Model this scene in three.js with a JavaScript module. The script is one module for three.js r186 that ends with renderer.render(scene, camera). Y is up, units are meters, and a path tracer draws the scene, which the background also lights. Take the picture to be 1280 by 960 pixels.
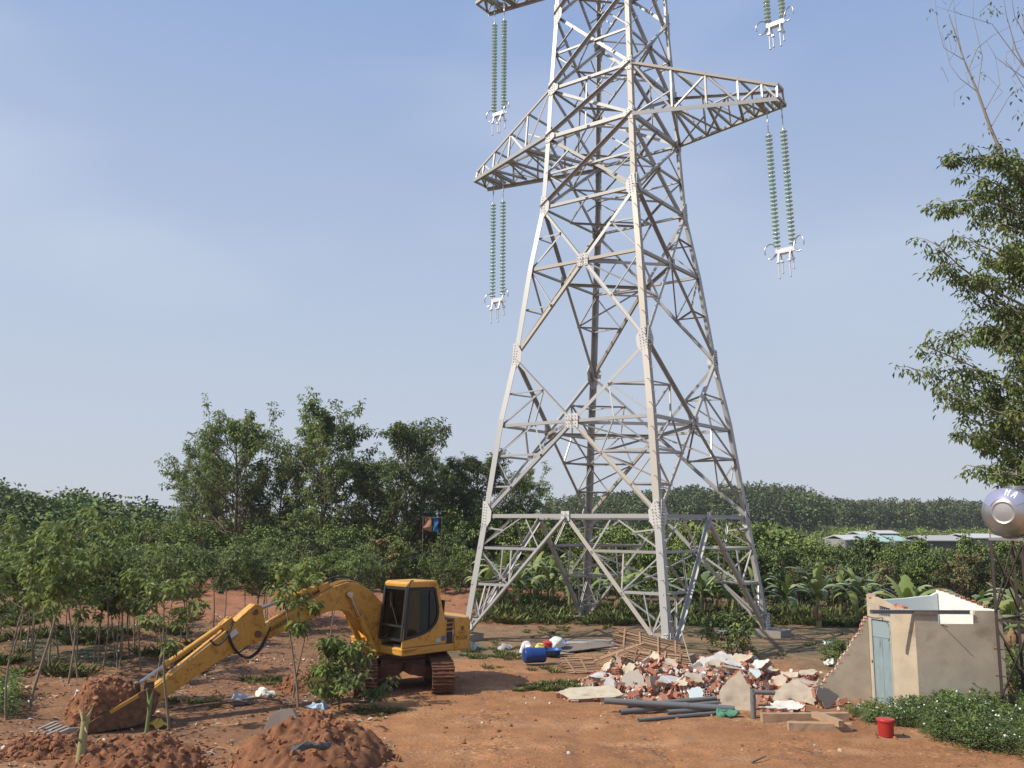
import * as THREE from 'three';
import { mergeGeometries, mergeVertices } from 'three/addons/utils/BufferGeometryUtils.js';
import { RoundedBoxGeometry } from 'three/addons/geometries/RoundedBoxGeometry.js';
import { ImprovedNoise } from 'three/addons/math/ImprovedNoise.js';

// ---------------------------------------------------------------- camera, sky, sun, exposure
const scene = new THREE.Scene();
const FOCAL = 1132.76, HORIZON = 652.566, EYE = 4.3;               // photograph pixels (1280 x 960) and metres
const camera = new THREE.PerspectiveCamera(2 * Math.atan(480 / FOCAL) * 180 / Math.PI, 4 / 3, 0.1, 3000);
camera.rotation.order = 'YXZ';
camera.position.set(0, EYE, 0);
camera.rotation.set(Math.atan((HORIZON - 480) / FOCAL), 0, 0.26674 * Math.PI / 180);
camera.updateMatrixWorld();
scene.add(camera);

const SUN = new THREE.Vector3(-0.95, 1.0, 0.30).normalize();
{
  const W = 512, H = 256, data = new Float32Array(W * H * 4), noise = new ImprovedNoise();
  const lerp3 = (a, b, t) => a.map((v, i) => v + (b[i] - v) * t);
  const stops = [[-1, [0.20, 0.17, 0.14]], [-0.12, [0.36, 0.38, 0.40]], [-0.01, [0.50, 0.55, 0.61]], [0.03, [0.515, 0.575, 0.645]], [0.10, [0.495, 0.562, 0.672]], [0.22, [0.440, 0.530, 0.685]],
    [0.38, [0.348, 0.448, 0.655]], [0.55, [0.24, 0.36, 0.62]], [0.8, [0.20, 0.30, 0.60]], [1, [0.16, 0.26, 0.56]]];
  for (let j = 0; j < H; j++) for (let i = 0; i < W; i++) {
    const el = ((j + 0.5) / H - 0.5) * Math.PI, az = ((i + 0.5) / W - 0.5) * 2 * Math.PI;
    const d = [Math.cos(el) * Math.cos(az), Math.sin(el), Math.cos(el) * Math.sin(az)];
    let c = stops[0][1];
    for (let k = 0; k + 1 < stops.length; k++) if (d[1] >= stops[k][0]) c = lerp3(stops[k][1], stops[k + 1][1], Math.min(1, (d[1] - stops[k][0]) / (stops[k + 1][0] - stops[k][0])));
    const cosS = d[0] * SUN.x + d[1] * SUN.y + d[2] * SUN.z;
    const halo = 0.9 * Math.exp((cosS - 1) * 14) + 0.14 * Math.exp((cosS - 1) * 2.5);
    let wisp = 0, a = 1;
    for (let o = 0; o < 4; o++) { wisp += a * noise.noise(d[0] * 2.2 * 2 ** o + 7, d[1] * 6 * 2 ** o, d[2] * 2.2 * 2 ** o + 3); a *= 0.5; }
    wisp = Math.max(0, wisp + 0.05) * Math.max(0, Math.min(1, (d[1] - 0.12) * 4)) * 0.14;
    const q = (j * W + i) * 4;
    data[q] = c[0] + halo + wisp; data[q + 1] = c[1] + halo * 0.96 + wisp * 0.85; data[q + 2] = c[2] + halo * 0.85 + wisp * 0.55; data[q + 3] = 1;
  }
  const sky = new THREE.DataTexture(data, W, H, THREE.RGBAFormat, THREE.FloatType);
  sky.mapping = THREE.EquirectangularReflectionMapping; sky.magFilter = THREE.LinearFilter; sky.needsUpdate = true;
  scene.background = sky; scene.environment = sky;
}
const sun = new THREE.DirectionalLight(new THREE.Color(1.0, 0.915, 0.78), 5.0);
sun.position.copy(SUN).multiplyScalar(120).add(new THREE.Vector3(0, 0, -35)); sun.target.position.set(0, 0, -35);
sun.castShadow = true; sun.shadow.mapSize.set(4096, 4096);
Object.assign(sun.shadow.camera, { left: -60, right: 60, top: 60, bottom: -60, near: 1, far: 300 });
scene.add(sun, sun.target);
const EXPOSURE = 1.06;
scene.fog = new THREE.FogExp2(new THREE.Color(0.88, 0.90, 0.95), 0.00028);

// ---------------------------------------------------------------- helpers
const V = (x, y, z) => new THREE.Vector3(x, y, z);
const perlin = new ImprovedNoise();
const nz = (x, y, z = 0) => perlin.noise(x, y, z);
const fbm = (x, y, o = 4, z = 0) => { let s = 0, a = 1; for (let i = 0; i < o; i++) { s += a * nz(x * 2 ** i + 13.7 * i, y * 2 ** i - 5.1 * i, z + i * 3.3); a *= 0.5; } return s; };
function rng(seed) { let a = seed >>> 0; const f = () => { a = (a + 0x6D2B79F5) | 0; let t = Math.imul(a ^ (a >>> 15), 1 | a); t = (t + Math.imul(t ^ (t >>> 7), 61 | t)) ^ t; return ((t ^ (t >>> 14)) >>> 0) / 4294967296; }; f.r = (lo, hi) => lo + (hi - lo) * f(); f.pick = (l) => l[Math.floor(f() * l.length)]; return f; }
const clamp = THREE.MathUtils.clamp, smooth = THREE.MathUtils.smoothstep;
const table = (t, x) => { if (x <= t[0][0]) return t[0][1]; for (let i = 0; i + 1 < t.length; i++) if (x <= t[i + 1][0]) return t[i][1] + (t[i + 1][1] - t[i][1]) * (x - t[i][0]) / (t[i + 1][0] - t[i][0]); return t[t.length - 1][1]; };
function pixelRay(px, py) { return V((px - 640) / FOCAL, -(py - 480) / FOCAL, -1).applyQuaternion(camera.quaternion); }
function onGround(px, py, h = 0) { const d = pixelRay(px, py), k = (h - EYE) / d.y; return V(d.x * k, h, d.z * k); }   // where the ray meets the level ground
const slope = (px) => (px - 640) / 1145;                           // sideways metres for each metre of distance
const usedNames = new Map();
function numbered(name) { const n = usedNames.get(name) ?? 0; usedNames.set(name, n + 1); return n ? name + '_' + String(n).padStart(3, '0') : name; }
function shade(o) { o.traverse((m) => { if (m.isMesh) { m.castShadow = true; m.receiveShadow = true; } }); return o; }
function thing(name, label, category, pos = [0, 0, 0], turn = 0, group) {
  const o = new THREE.Group(); o.name = numbered(name); o.position.set(...pos); o.rotation.y = turn;
  o.userData = { label, category }; if (group) o.userData.group = group; scene.add(o); return o;
}
function part(parent, name, geo, mat, pos, rot) {
  const m = new THREE.Mesh(geo, mat); m.name = name; m.castShadow = m.receiveShadow = true;
  if (pos) m.position.set(...pos); if (rot) m.rotation.set(...rot); parent.add(m); return m;
}
function solo(name, geo, mat, label, category, pos, turn = 0, group) {
  const m = new THREE.Mesh(geo, mat); m.name = numbered(name); m.castShadow = m.receiveShadow = true; if (pos) m.position.set(...pos); m.rotation.y = turn;
  m.userData = { label, category }; if (group) m.userData.group = group; scene.add(m); return m;
}
function structure(name, geo, mat) { const m = new THREE.Mesh(geo, mat); m.name = numbered(name); m.castShadow = m.receiveShadow = true; m.userData = { kind: 'structure' }; scene.add(m); return m; }
function copyOf(src, label, pos, turn = 0, scale = 1, group) {
  const o = src.clone(); o.name = numbered(src.name.replace(/_\d{3}$/, '')); o.position.set(...pos); o.rotation.y = turn; o.scale.multiplyScalar(scale);
  o.userData = { ...src.userData, label: label ?? src.userData.label }; if (group) o.userData.group = group; scene.add(o); return o;
}
function stuff(name, geo, mat, matrices, colors, label, category, parent = scene) {
  const m = new THREE.InstancedMesh(geo, mat, matrices.length); m.name = numbered(name); m.castShadow = m.receiveShadow = true;
  matrices.forEach((x, i) => m.setMatrixAt(i, x)); if (colors) colors.forEach((c, i) => m.setColorAt(i, c));
  m.userData = { kind: 'stuff' }; if (label) { m.userData.label = label; m.userData.category = category; } parent.add(m); return m;
}
const lin = (r, g, b) => new THREE.Color().setRGB(r, g, b);
const M = (r, g, b, roughness = 0.9, metalness = 0, extra = {}) => new THREE.MeshStandardMaterial({ color: lin(r, g, b), roughness, metalness, ...extra });
const mat4 = (p, q, s) => new THREE.Matrix4().compose(p, q, s instanceof THREE.Vector3 ? s : V(s, s, s));
const quat = (x, y, z) => new THREE.Quaternion().setFromEuler(new THREE.Euler(x, y, z, 'YXZ'));
const flat = (g) => { const a = g.index ? g.toNonIndexed() : g; for (const k of Object.keys(a.attributes)) if (!['position', 'normal', 'uv'].includes(k)) a.deleteAttribute(k); if (!a.attributes.uv) a.setAttribute('uv', new THREE.BufferAttribute(new Float32Array(a.attributes.position.count * 2), 2)); return a; };
const merged = (list) => mergeGeometries(list.map(flat), false);
const moved = (g, p, r = [0, 0, 0], s = [1, 1, 1]) => g.clone().applyMatrix4(new THREE.Matrix4().compose(V(...p), new THREE.Quaternion().setFromEuler(new THREE.Euler(...r)), V(...s)));
const box = (w, h, d, p = [0, 0, 0], r) => moved(new THREE.BoxGeometry(w, h, d), p, r);
const rbox = (w, h, d, e = 0.02, p = [0, 0, 0], r) => moved(new RoundedBoxGeometry(w, h, d, 2, e), p, r);
const cyl = (a, b, r0, r1 = r0, n = 12) => { // a tapered rod from a to b
  const d = b.clone().sub(a), g = new THREE.CylinderGeometry(r1, r0, d.length(), n); g.translate(0, d.length() / 2, 0);
  return g.applyMatrix4(new THREE.Matrix4().compose(a, new THREE.Quaternion().setFromUnitVectors(V(0, 1, 0), d.normalize()), V(1, 1, 1)));
};
const tube = (pts, r, seg = 24, n = 8) => new THREE.TubeGeometry(new THREE.CatmullRomCurve3(pts), seg, r, n);
const extrude = (pts, depth, bevel = 0, holes = []) => {            // an outline in x-y pushed along z, centred on z
  const s = new THREE.Shape(pts.map((p) => new THREE.Vector2(...p))); for (const h of holes) s.holes.push(new THREE.Path(h.map((p) => new THREE.Vector2(...p))));
  const g = new THREE.ExtrudeGeometry(s, { depth: depth - 2 * bevel, bevelEnabled: bevel > 0, bevelSize: bevel, bevelThickness: bevel, bevelSegments: 2, curveSegments: 6 }); g.translate(0, 0, -(depth - 2 * bevel) / 2); return g;
};
function roughen(g, amount, freq, seed = 0) {                       // uneven, broken surface; welds first so that it stays closed
  let a = g.clone(); for (const k of Object.keys(a.attributes)) if (k !== 'position') a.deleteAttribute(k);
  a = mergeVertices(a, 1e-4); const p = a.attributes.position, v = V(0, 0, 0);
  for (let i = 0; i < p.count; i++) { v.fromBufferAttribute(p, i); p.setXYZ(i, v.x + amount * nz(v.x * freq + seed, v.y * freq, v.z * freq + 4), v.y + amount * nz(v.x * freq + 9, v.y * freq + seed, v.z * freq), v.z + amount * nz(v.x * freq, v.y * freq + 5, v.z * freq + seed)); }
  a = a.toNonIndexed(); a.computeVertexNormals(); return a;
}
// textures computed from layered noise; tone(u) multiplies the material's colour
function noiseTexture(size, paint, srgb = true) {
  const d = new Uint8Array(size * size * 4);
  for (let j = 0; j < size; j++) for (let i = 0; i < size; i++) { const c = paint(i / size, j / size), q = (j * size + i) * 4; d[q] = clamp(c[0], 0, 1) * 255; d[q + 1] = clamp(c[1], 0, 1) * 255; d[q + 2] = clamp(c[2], 0, 1) * 255; d[q + 3] = 255; }
  const t = new THREE.DataTexture(d, size, size); t.wrapS = t.wrapT = THREE.RepeatWrapping; t.magFilter = THREE.LinearFilter; t.minFilter = THREE.LinearMipmapLinearFilter; t.generateMipmaps = true;
  if (srgb) t.colorSpace = THREE.SRGBColorSpace; t.needsUpdate = true; return t;
}
const tileFbm = (u, v, f, o = 4) => { // repeats at 1: blend of four shifted copies
  const a = u, b = v; const n = (x, y) => fbm(x * f, y * f, o);
  return n(a, b) * (1 - a) * (1 - b) + n(a - 1, b) * a * (1 - b) + n(a, b - 1) * (1 - a) * b + n(a - 1, b - 1) * a * b;
};
const repeated = (t, x, y = x) => { const c = t.clone(); c.repeat.set(x, y); c.needsUpdate = true; return c; };
// ---------------------------------------------------------------- terrain
const ridgeRight = [[640, 0.5], [700, 1.5], [740, 3.0], [800, 3.6], [860, 4.6], [920, 5.6], [960, 5.4], [1010, 3.6], [1060, 1.6], [1120, 0.8], [1280, 0.6], [1500, 1]];
const ridgeFar = [[600, 1], [900, 2.5], [1050, 4.0], [1120, 4.6], [1180, 4.2], [1240, 2.6], [1280, 2], [1600, 2]];
const ridgeLeft = [[-600, 5], [0, 4.8], [50, 4.2], [100, 3.7], [150, 2.8], [190, 1.6], [230, 0.6], [280, -0.3], [340, -0.5], [420, -1.2], [700, -2]];
function groundHeight(x, z) {
  const d = Math.hypot(x, z) || 0.01, front = -z, px = front > 1 ? clamp(640 + 1145 * x / front, -600, 1700) : (x < 0 ? -600 : 1700);
  let y = 0.05 * fbm(x * 0.35, z * 0.35, 3) + 0.018 * fbm(x * 1.9 + 4, z * 1.9, 3);
  { const s = x - 1.2 - 0.9 * Math.sin(z * 0.16 + 1), rut = (o) => Math.exp(-(((s - o) / 0.22) ** 2)); y -= 0.055 * (rut(-1) + rut(1) + 0.6 * rut(2.6)) * smooth(-z, 10, 14) * (1 - smooth(-z, 20, 24)) * (0.7 + 0.6 * nz(x * 2, z * 2.5, 7)); }
  const wild = smooth(-x, 6.2, 10) * smooth(d, 14, 22);
  y += wild * (0.10 * fbm(x * 0.8 + 9, z * 0.8, 3) + 0.03);
  // red bank behind the excavator
  const bank = smooth(-z, 36, 46) * (1 - smooth(Math.abs(x + 12), 10, 20));
  y += 0.55 * bank * (1 + 0.5 * fbm(x * 0.3, z * 0.3, 3));
  if (d > 45 && front > 0) {
    const low = -3.2 * smooth(d, 62, 125);
    const right = table(ridgeRight, px), far = table(ridgeFar, px), left = table(ridgeLeft, px), isLeft = 1 - smooth(px, 300, 560);
    const rightPart = low + (right + 3.2) * smooth(d, 185, 265) + (far - right) * smooth(d, 300, 420);
    const leftPart = left * smooth(d, 58, 150);
    y += (isLeft * leftPart + (1 - isLeft) * rightPart) * smooth(d, 45, 62) + 0.5 * fbm(x * 0.03, z * 0.03, 3) * smooth(d, 70, 120);
  }
  return y;
}
{
  const angles = [], radii = [];
  for (let a = -180; a < -48; a += 6) angles.push(a);
  for (let a = -48; a < 48; a += 0.25) angles.push(a);
  for (let a = 48; a <= 180; a += 6) angles.push(a);
  for (let r = 0.6; r < 14; r *= 1.12) radii.push(r);
  for (let r = 14; r < 60; r *= 1.008) radii.push(r);
  for (let r = 60; r < 1500; r *= 1.03) radii.push(r);
  const pos = [], col = [], uv = [], idx = [], c = new THREE.Color();
  const red = lin(0.430, 0.200, 0.078), brown = lin(0.235, 0.116, 0.056), olive = lin(0.245, 0.172, 0.092), pale = lin(0.48, 0.265, 0.125), orange = lin(0.37, 0.155, 0.075), green = lin(0.062, 0.085, 0.028), wet = lin(0.330, 0.146, 0.056), moss = lin(0.115, 0.105, 0.045);
  for (const r of radii) for (const a of angles) {
    const t = a * Math.PI / 180, x = r * Math.sin(t), z = -r * Math.cos(t), y = groundHeight(x, z);
    pos.push(x, y, z); uv.push(x / 3, z / 3);
    const n1 = fbm(x * 0.22 + 3, z * 0.22, 4), n2 = fbm(x * 0.9, z * 0.9 + 8, 3), n3 = fbm(x * 2.6, z * 2.6, 2);
    c.copy(red).lerp(wet, clamp(0.5 + n1 * 0.9 + n3 * 0.35, 0, 1));
    c.lerp(pale, clamp(fbm(x * 0.5 + 31, z * 0.9 + 2, 4) * 1.5 - 0.1, 0, 0.55));
    const litter = smooth(-x - 3.4 + 1.2 * n1 + 0.5 * n2, 0, 1.6) * smooth(-z, 13, 19 + n2);
    c.lerp(brown, litter * clamp(0.75 + 0.5 * n2, 0, 1));
    const field = smooth(-z + 2.0 * n1 + 0.12 * x - 27.5, 0, 4) * smooth(x + 2.5 + 1.4 * n1, -1.5, 1.5);
    c.lerp(olive, field * clamp(0.85 + 0.4 * n2, 0, 1)); c.lerp(moss, field * clamp(0.18 + 1.1 * n1 + 0.5 * n3, 0, 0.75));
    const bank = smooth(-z + 1.5 * n1, 36, 41) * (1 - smooth(Math.abs(x + 9 + n2), 9, 15)) * (1 - smooth(-z, 62, 75));
    c.lerp(orange, bank * clamp(0.9 + 0.3 * n2, 0, 1));
    const weeds = smooth(-x - 10.5 + n1 * 2, 0, 3) * smooth(-z, 26, 30) * (1 - bank);
    c.lerp(green, weeds * clamp(0.3 + 1.3 * n1 + 0.6 * n2, 0, 0.85));
    c.lerp(green, smooth(r, 60, 80));
    col.push(c.r, c.g, c.b);
  }
  const n = angles.length;
  for (let i = 0; i + 1 < radii.length; i++) for (let j = 0; j + 1 < n; j++) { const p = i * n + j; idx.push(p, p + 1, p + n, p + 1, p + n + 1, p + n); }
  const c0 = pos.length / 3; pos.push(0, groundHeight(0, -0.1), 0); uv.push(0, 0); col.push(red.r, red.g, red.b);
  for (let j = 0; j + 1 < n; j++) idx.push(c0, j + 1, j);
  const g = new THREE.BufferGeometry(); g.setAttribute('position', new THREE.Float32BufferAttribute(pos, 3)); g.setAttribute('color', new THREE.Float32BufferAttribute(col, 3)); g.setAttribute('uv', new THREE.Float32BufferAttribute(uv, 2)); g.setIndex(idx); g.computeVertexNormals();
  const soil = noiseTexture(576, (u, v) => {
    const a = tileFbm(u, v, 6, 4), b = tileFbm(u, v, 40, 3), p = tileFbm(u + 0.3, v + 0.1, 22, 2);
    const pebble = p > 0.42 ? 0.16 : 0, crumb = p < -0.5 ? -0.18 : 0, k = 0.84 + 0.16 * a + 0.15 * b + pebble + crumb;
    return [k, k * (1 + pebble * 0.5), k * (1 + pebble * 0.8)];
  });
  const relief = noiseTexture(576, (u, v) => { const h = 0.5 + 0.22 * tileFbm(u + 0.5, v, 9, 4) + 0.22 * tileFbm(u, v, 44, 3); return [h, h, h]; }, false);
  structure('ground', g, new THREE.MeshStandardMaterial({ vertexColors: true, map: soil, bumpMap: relief, bumpScale: 0.05, roughness: 1 }));
}

// ---------------------------------------------------------------- plant building
class Leaves {                                                       // many small folded leaf faces
  constructor() { this.p = []; this.n = []; this.c = []; this.i = []; }
  leaf(base, dir, up, len, wid, c, fold = 0.25) {
    const side = V(0, 0, 0).crossVectors(dir, up); if (side.lengthSq() < 1e-6) side.set(1, 0, 0); side.normalize();
    const nrm = V(0, 0, 0).crossVectors(side, dir).normalize(), q = this.p.length / 3;
    const mid = base.clone().addScaledVector(dir, len * 0.5), tip = base.clone().addScaledVector(dir, len).addScaledVector(nrm, -len * 0.12);
    const l = mid.clone().addScaledVector(side, wid / 2).addScaledVector(nrm, wid * fold), r = mid.clone().addScaledVector(side, -wid / 2).addScaledVector(nrm, wid * fold);
    for (const v of [base, l, tip, r]) { this.p.push(v.x, v.y, v.z); this.c.push(c.r, c.g, c.b); }
    const nl = nrm.clone().addScaledVector(side, -fold * 1.2).normalize(), nr = nrm.clone().addScaledVector(side, fold * 1.2).normalize();
    for (const v of [nrm, nl, nrm, nr]) this.n.push(v.x, v.y, v.z);
    this.i.push(q, q + 1, q + 2, q, q + 2, q + 3);
  }
  geometry() { const g = new THREE.BufferGeometry(); g.setAttribute('position', new THREE.Float32BufferAttribute(this.p, 3)); g.setAttribute('normal', new THREE.Float32BufferAttribute(this.n, 3)); g.setAttribute('color', new THREE.Float32BufferAttribute(this.c, 3)); g.setIndex(this.i); return g; }
}
class Wood {
  constructor() { this.list = []; }
  limb(pts, r0, r1, sides) {
    const n = pts.length, pos = [], idx = [];
    for (let i = 0; i < n; i++) {
      const t = pts[Math.min(i + 1, n - 1)].clone().sub(pts[Math.max(i - 1, 0)]).normalize(), a = V(0, 0, 0).crossVectors(t, Math.abs(t.x) < 0.9 ? V(1, 0, 0) : V(0, 0, 1)).normalize(), b = V(0, 0, 0).crossVectors(t, a), r = r0 + (r1 - r0) * i / (n - 1);
      for (let k = 0; k < sides; k++) { const w = k / sides * 2 * Math.PI; pos.push(pts[i].x + r * (a.x * Math.cos(w) + b.x * Math.sin(w)), pts[i].y + r * (a.y * Math.cos(w) + b.y * Math.sin(w)), pts[i].z + r * (a.z * Math.cos(w) + b.z * Math.sin(w))); }
      if (i) for (let k = 0; k < sides; k++) { const p = (i - 1) * sides + k, q = (i - 1) * sides + (k + 1) % sides; idx.push(p, q, p + sides, q, q + sides, p + sides); }
    }
    const g = new THREE.BufferGeometry(); g.setAttribute('position', new THREE.Float32BufferAttribute(pos, 3)); g.setIndex(idx); g.computeVertexNormals(); this.list.push(g);
  }
  geometry() { return mergeGeometries(this.list, false); }
}
// a tree: trunk and limbs that divide, leaf whorls at the twig ends
function growTree(o) {
  const R = rng(o.seed), wood = new Wood(), leaves = new Leaves(), c = new THREE.Color();
  const tones = o.tones, up = V(0, 1, 0);
  const tip = (p, axis, n, size) => {
    c.copy(tones[Math.floor(R() * tones.length)]).multiplyScalar(R.r(0.75, 1.25));
    const turn = R() * 6.28;
    for (let k = 0; k < n; k++) {
      const w = turn + k / n * 6.28 * (1 + 0.2 * R()), droop = R.r(o.droop[0], o.droop[1]);
      const d = V(Math.cos(w) * Math.cos(droop), -Math.sin(droop), Math.sin(w) * Math.cos(droop));
      const from = p.clone().addScaledVector(d, R.r(0.2, 1) * o.whorl).addScaledVector(up, R.r(-0.7, 0.7) * o.whorl);
      const f = R.r(0.7, 1.2);
      leaves.leaf(from, d.clone().add(V(R.r(-0.35, 0.35), R.r(-0.35, 0.2), R.r(-0.35, 0.35))).normalize(), up.clone().add(V(R.r(-0.5, 0.5), 0, R.r(-0.5, 0.5))).normalize(), size * f, size * f * o.leafWidth, c);
    }
  };
  const grow = (p, dir, len, r, level) => {
    const seg = level === 0 ? 6 : 4, pts = [p.clone()], d = dir.clone();
    for (let i = 0; i < seg; i++) { d.add(V(R.r(-1, 1) * o.wander, R.r(-0.4, 1) * o.lift, R.r(-1, 1) * o.wander)).normalize(); pts.push(pts[i].clone().addScaledVector(d, len / seg)); }
    wood.limb(pts, r, r * 0.45, level === 0 ? 6 : 4);
    if (level >= o.levels) {
      for (let k = 0; k < o.whorlsPerTwig; k++) { const f = 1 - k / o.whorlsPerTwig * 0.8, i = Math.min(seg - 1, Math.floor(f * seg)), q = pts[i].clone().lerp(pts[i + 1], f * seg - i); tip(q, d, o.leavesPer, o.leaf); }
      return;
    }
    const kids = level === 0 ? o.kids[0] : o.kids[1];
    for (let k = 0; k < kids; k++) {
      const f = k === kids - 1 ? 1 : R.r(0.3, 0.95), i = Math.min(seg - 1, Math.floor(f * seg)), q = pts[i].clone().lerp(pts[i + 1], f * seg - i);
      const w = R() * 6.28, spread = R.r(0.35, 0.9), nd = d.clone().add(V(Math.cos(w) * spread, R.r(-0.3, 0.4), Math.sin(w) * spread)).normalize();
      grow(q, nd, len * R.r(0.5, 0.75), r * 0.5, level + 1);
    }
  };
  const trunk = [], n = 9, lean = V(R.r(-1, 1), 0, R.r(-1, 1)).multiplyScalar(o.lean ?? 0.05);
  const at = (f) => V(lean.x * o.h * f * f + 0.06 * o.h * (o.bend ?? 0.3) * Math.sin(f * 4 + o.seed), o.h * f, lean.z * o.h * f * f + 0.06 * o.h * (o.bend ?? 0.3) * Math.sin(f * 3.1 + o.seed * 2));
  const t0 = at(0); for (let i = 0; i <= n; i++) trunk.push(at(i / n * (o.trunkTo ?? 0.9)).sub(t0));
  trunk[0].y -= 0.15; wood.limb(trunk, o.r, o.r * 0.3, 8);
  for (let k = 0; k < o.limbs; k++) {
    const f = o.bare + (0.98 - o.bare) * ((k + R()) / o.limbs), p = at(f * (o.trunkTo ?? 0.9)).sub(t0), w = k * 2.4 + R.r(-0.5, 0.5);
    const reach = o.spread * o.profile((f - o.bare) / (1 - o.bare)) * R.r(0.75, 1.15), e = R.r(o.rise[0], o.rise[1]);
    grow(p, V(Math.cos(w) * Math.cos(e), Math.sin(e), Math.sin(w) * Math.cos(e)), reach, o.r * 0.45 * (1.1 - 0.6 * f), 0);
  }
  if (o.topWhorl) { const top = trunk[n]; for (let k = 0; k < o.topWhorl; k++) tip(top.clone().add(V(R.r(-0.3, 0.3), R.r(-0.5, 0.3), R.r(-0.3, 0.3)).multiplyScalar(o.whorl * 2)), up, o.leavesPer, o.leaf); }
  return { wood: wood.geometry(), leaves: leaves.geometry() };
}
const leafMat = new THREE.MeshPhysicalMaterial({ vertexColors: true, roughness: 0.9, transmission: 0.42, thickness: 0, specularIntensity: 0.5 });
const glossLeafMat = new THREE.MeshPhysicalMaterial({ vertexColors: true, roughness: 0.85, transmission: 0.4, thickness: 0, specularIntensity: 0.6 });
const denseLeafMat = new THREE.MeshStandardMaterial({ vertexColors: true, roughness: 0.75 });
const farLeafMat = new THREE.MeshStandardMaterial({ vertexColors: true, roughness: 0.85 });
const paleBark = M(0.21, 0.17, 0.125, 0.95), brownBark = M(0.14, 0.10, 0.07, 0.95), greyBark = M(0.24, 0.21, 0.17, 0.95);
function treeThing(name, label, category, geo, bark, mat, pos, turn, scale, group) {
  const t = thing(name, label, category, pos, turn, group); part(t, 'trunk', geo.wood, bark); part(t, 'crown', geo.leaves, mat); t.scale.setScalar(scale); return t;
}
const dark = [lin(0.087, 0.126, 0.035), lin(0.108, 0.151, 0.041), lin(0.074, 0.108, 0.034), lin(0.130, 0.169, 0.044)];
const mid = [lin(0.120, 0.177, 0.041), lin(0.153, 0.214, 0.047), lin(0.105, 0.148, 0.038), lin(0.186, 0.241, 0.054)];
const light = [lin(0.156, 0.211, 0.048), lin(0.202, 0.257, 0.054), lin(0.129, 0.180, 0.043), lin(0.221, 0.281, 0.066)];
const dryish = [lin(0.150, 0.145, 0.051), lin(0.190, 0.162, 0.058), lin(0.120, 0.136, 0.043), lin(0.239, 0.170, 0.073)];

// ---------------------------------------------------------------- far woods and fields: each one mass, not countable
function massCrown(seed, h, w, n, leaf, tones, trunkH) {              // one crown of leaf clumps spread through a lobed volume
  const R = rng(seed), L = new Leaves(), c = new THREE.Color(), lobes = [];
  for (let k = 0; k < 7; k++) lobes.push([V(R.r(-0.33, 0.33) * w, trunkH + (h - trunkH) * R.r(0.25, 0.8), R.r(-0.33, 0.33) * w), R.r(0.22, 0.36) * w]);
  lobes.push([V(0, trunkH + (h - trunkH) * 0.5, 0), 0.36 * w]);
  for (let k = 0; k < n; k++) {
    const [o, r] = R.pick(lobes), d = V(R.r(-1, 1), R.r(-0.8, 1), R.r(-1, 1)).normalize(), p = o.clone().addScaledVector(d, r * Math.cbrt(R.r(0.25, 1.3)));
    p.y = clamp(p.y, trunkH * 0.7, h);
    c.copy(R.pick(tones)).multiplyScalar(R.r(0.75, 1.25));
    L.leaf(p, d.clone().add(V(R.r(-0.8, 0.8), R.r(-0.9, 0.3), R.r(-0.8, 0.8))).normalize(), V(R.r(-0.5, 0.5), 1, R.r(-0.5, 0.5)).normalize(), leaf * R.r(0.7, 1.3), leaf * R.r(0.5, 0.8), c);
  }
  return L.geometry();
}
function scatterMass(name, geos, label, count, seed, spot, tint) {
  const R = rng(seed), per = geos.map(() => [[], []]);
  for (let k = 0; k < count; k++) {
    const s = spot(R, k); if (!s) continue; const [x, z, size] = s, y = groundHeight(x, z) - 0.1 * size;
    const [m, c] = per[Math.floor(R() * geos.length)];
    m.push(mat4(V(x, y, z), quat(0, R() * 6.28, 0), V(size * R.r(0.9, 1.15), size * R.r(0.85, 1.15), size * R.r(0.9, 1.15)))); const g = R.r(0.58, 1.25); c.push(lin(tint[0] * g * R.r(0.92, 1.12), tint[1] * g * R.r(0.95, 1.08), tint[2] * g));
  }
  const o = new THREE.Group(); o.name = numbered(name); o.userData = { kind: 'stuff', label, category: 'vegetation' }; scene.add(o);
  geos.forEach((g, i) => { if (per[i][0].length) { const m = stuff('crown_mass', g, farLeafMat, per[i][0], per[i][1], null, null, o); m.name = 'crown_mass'; } });
}
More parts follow.
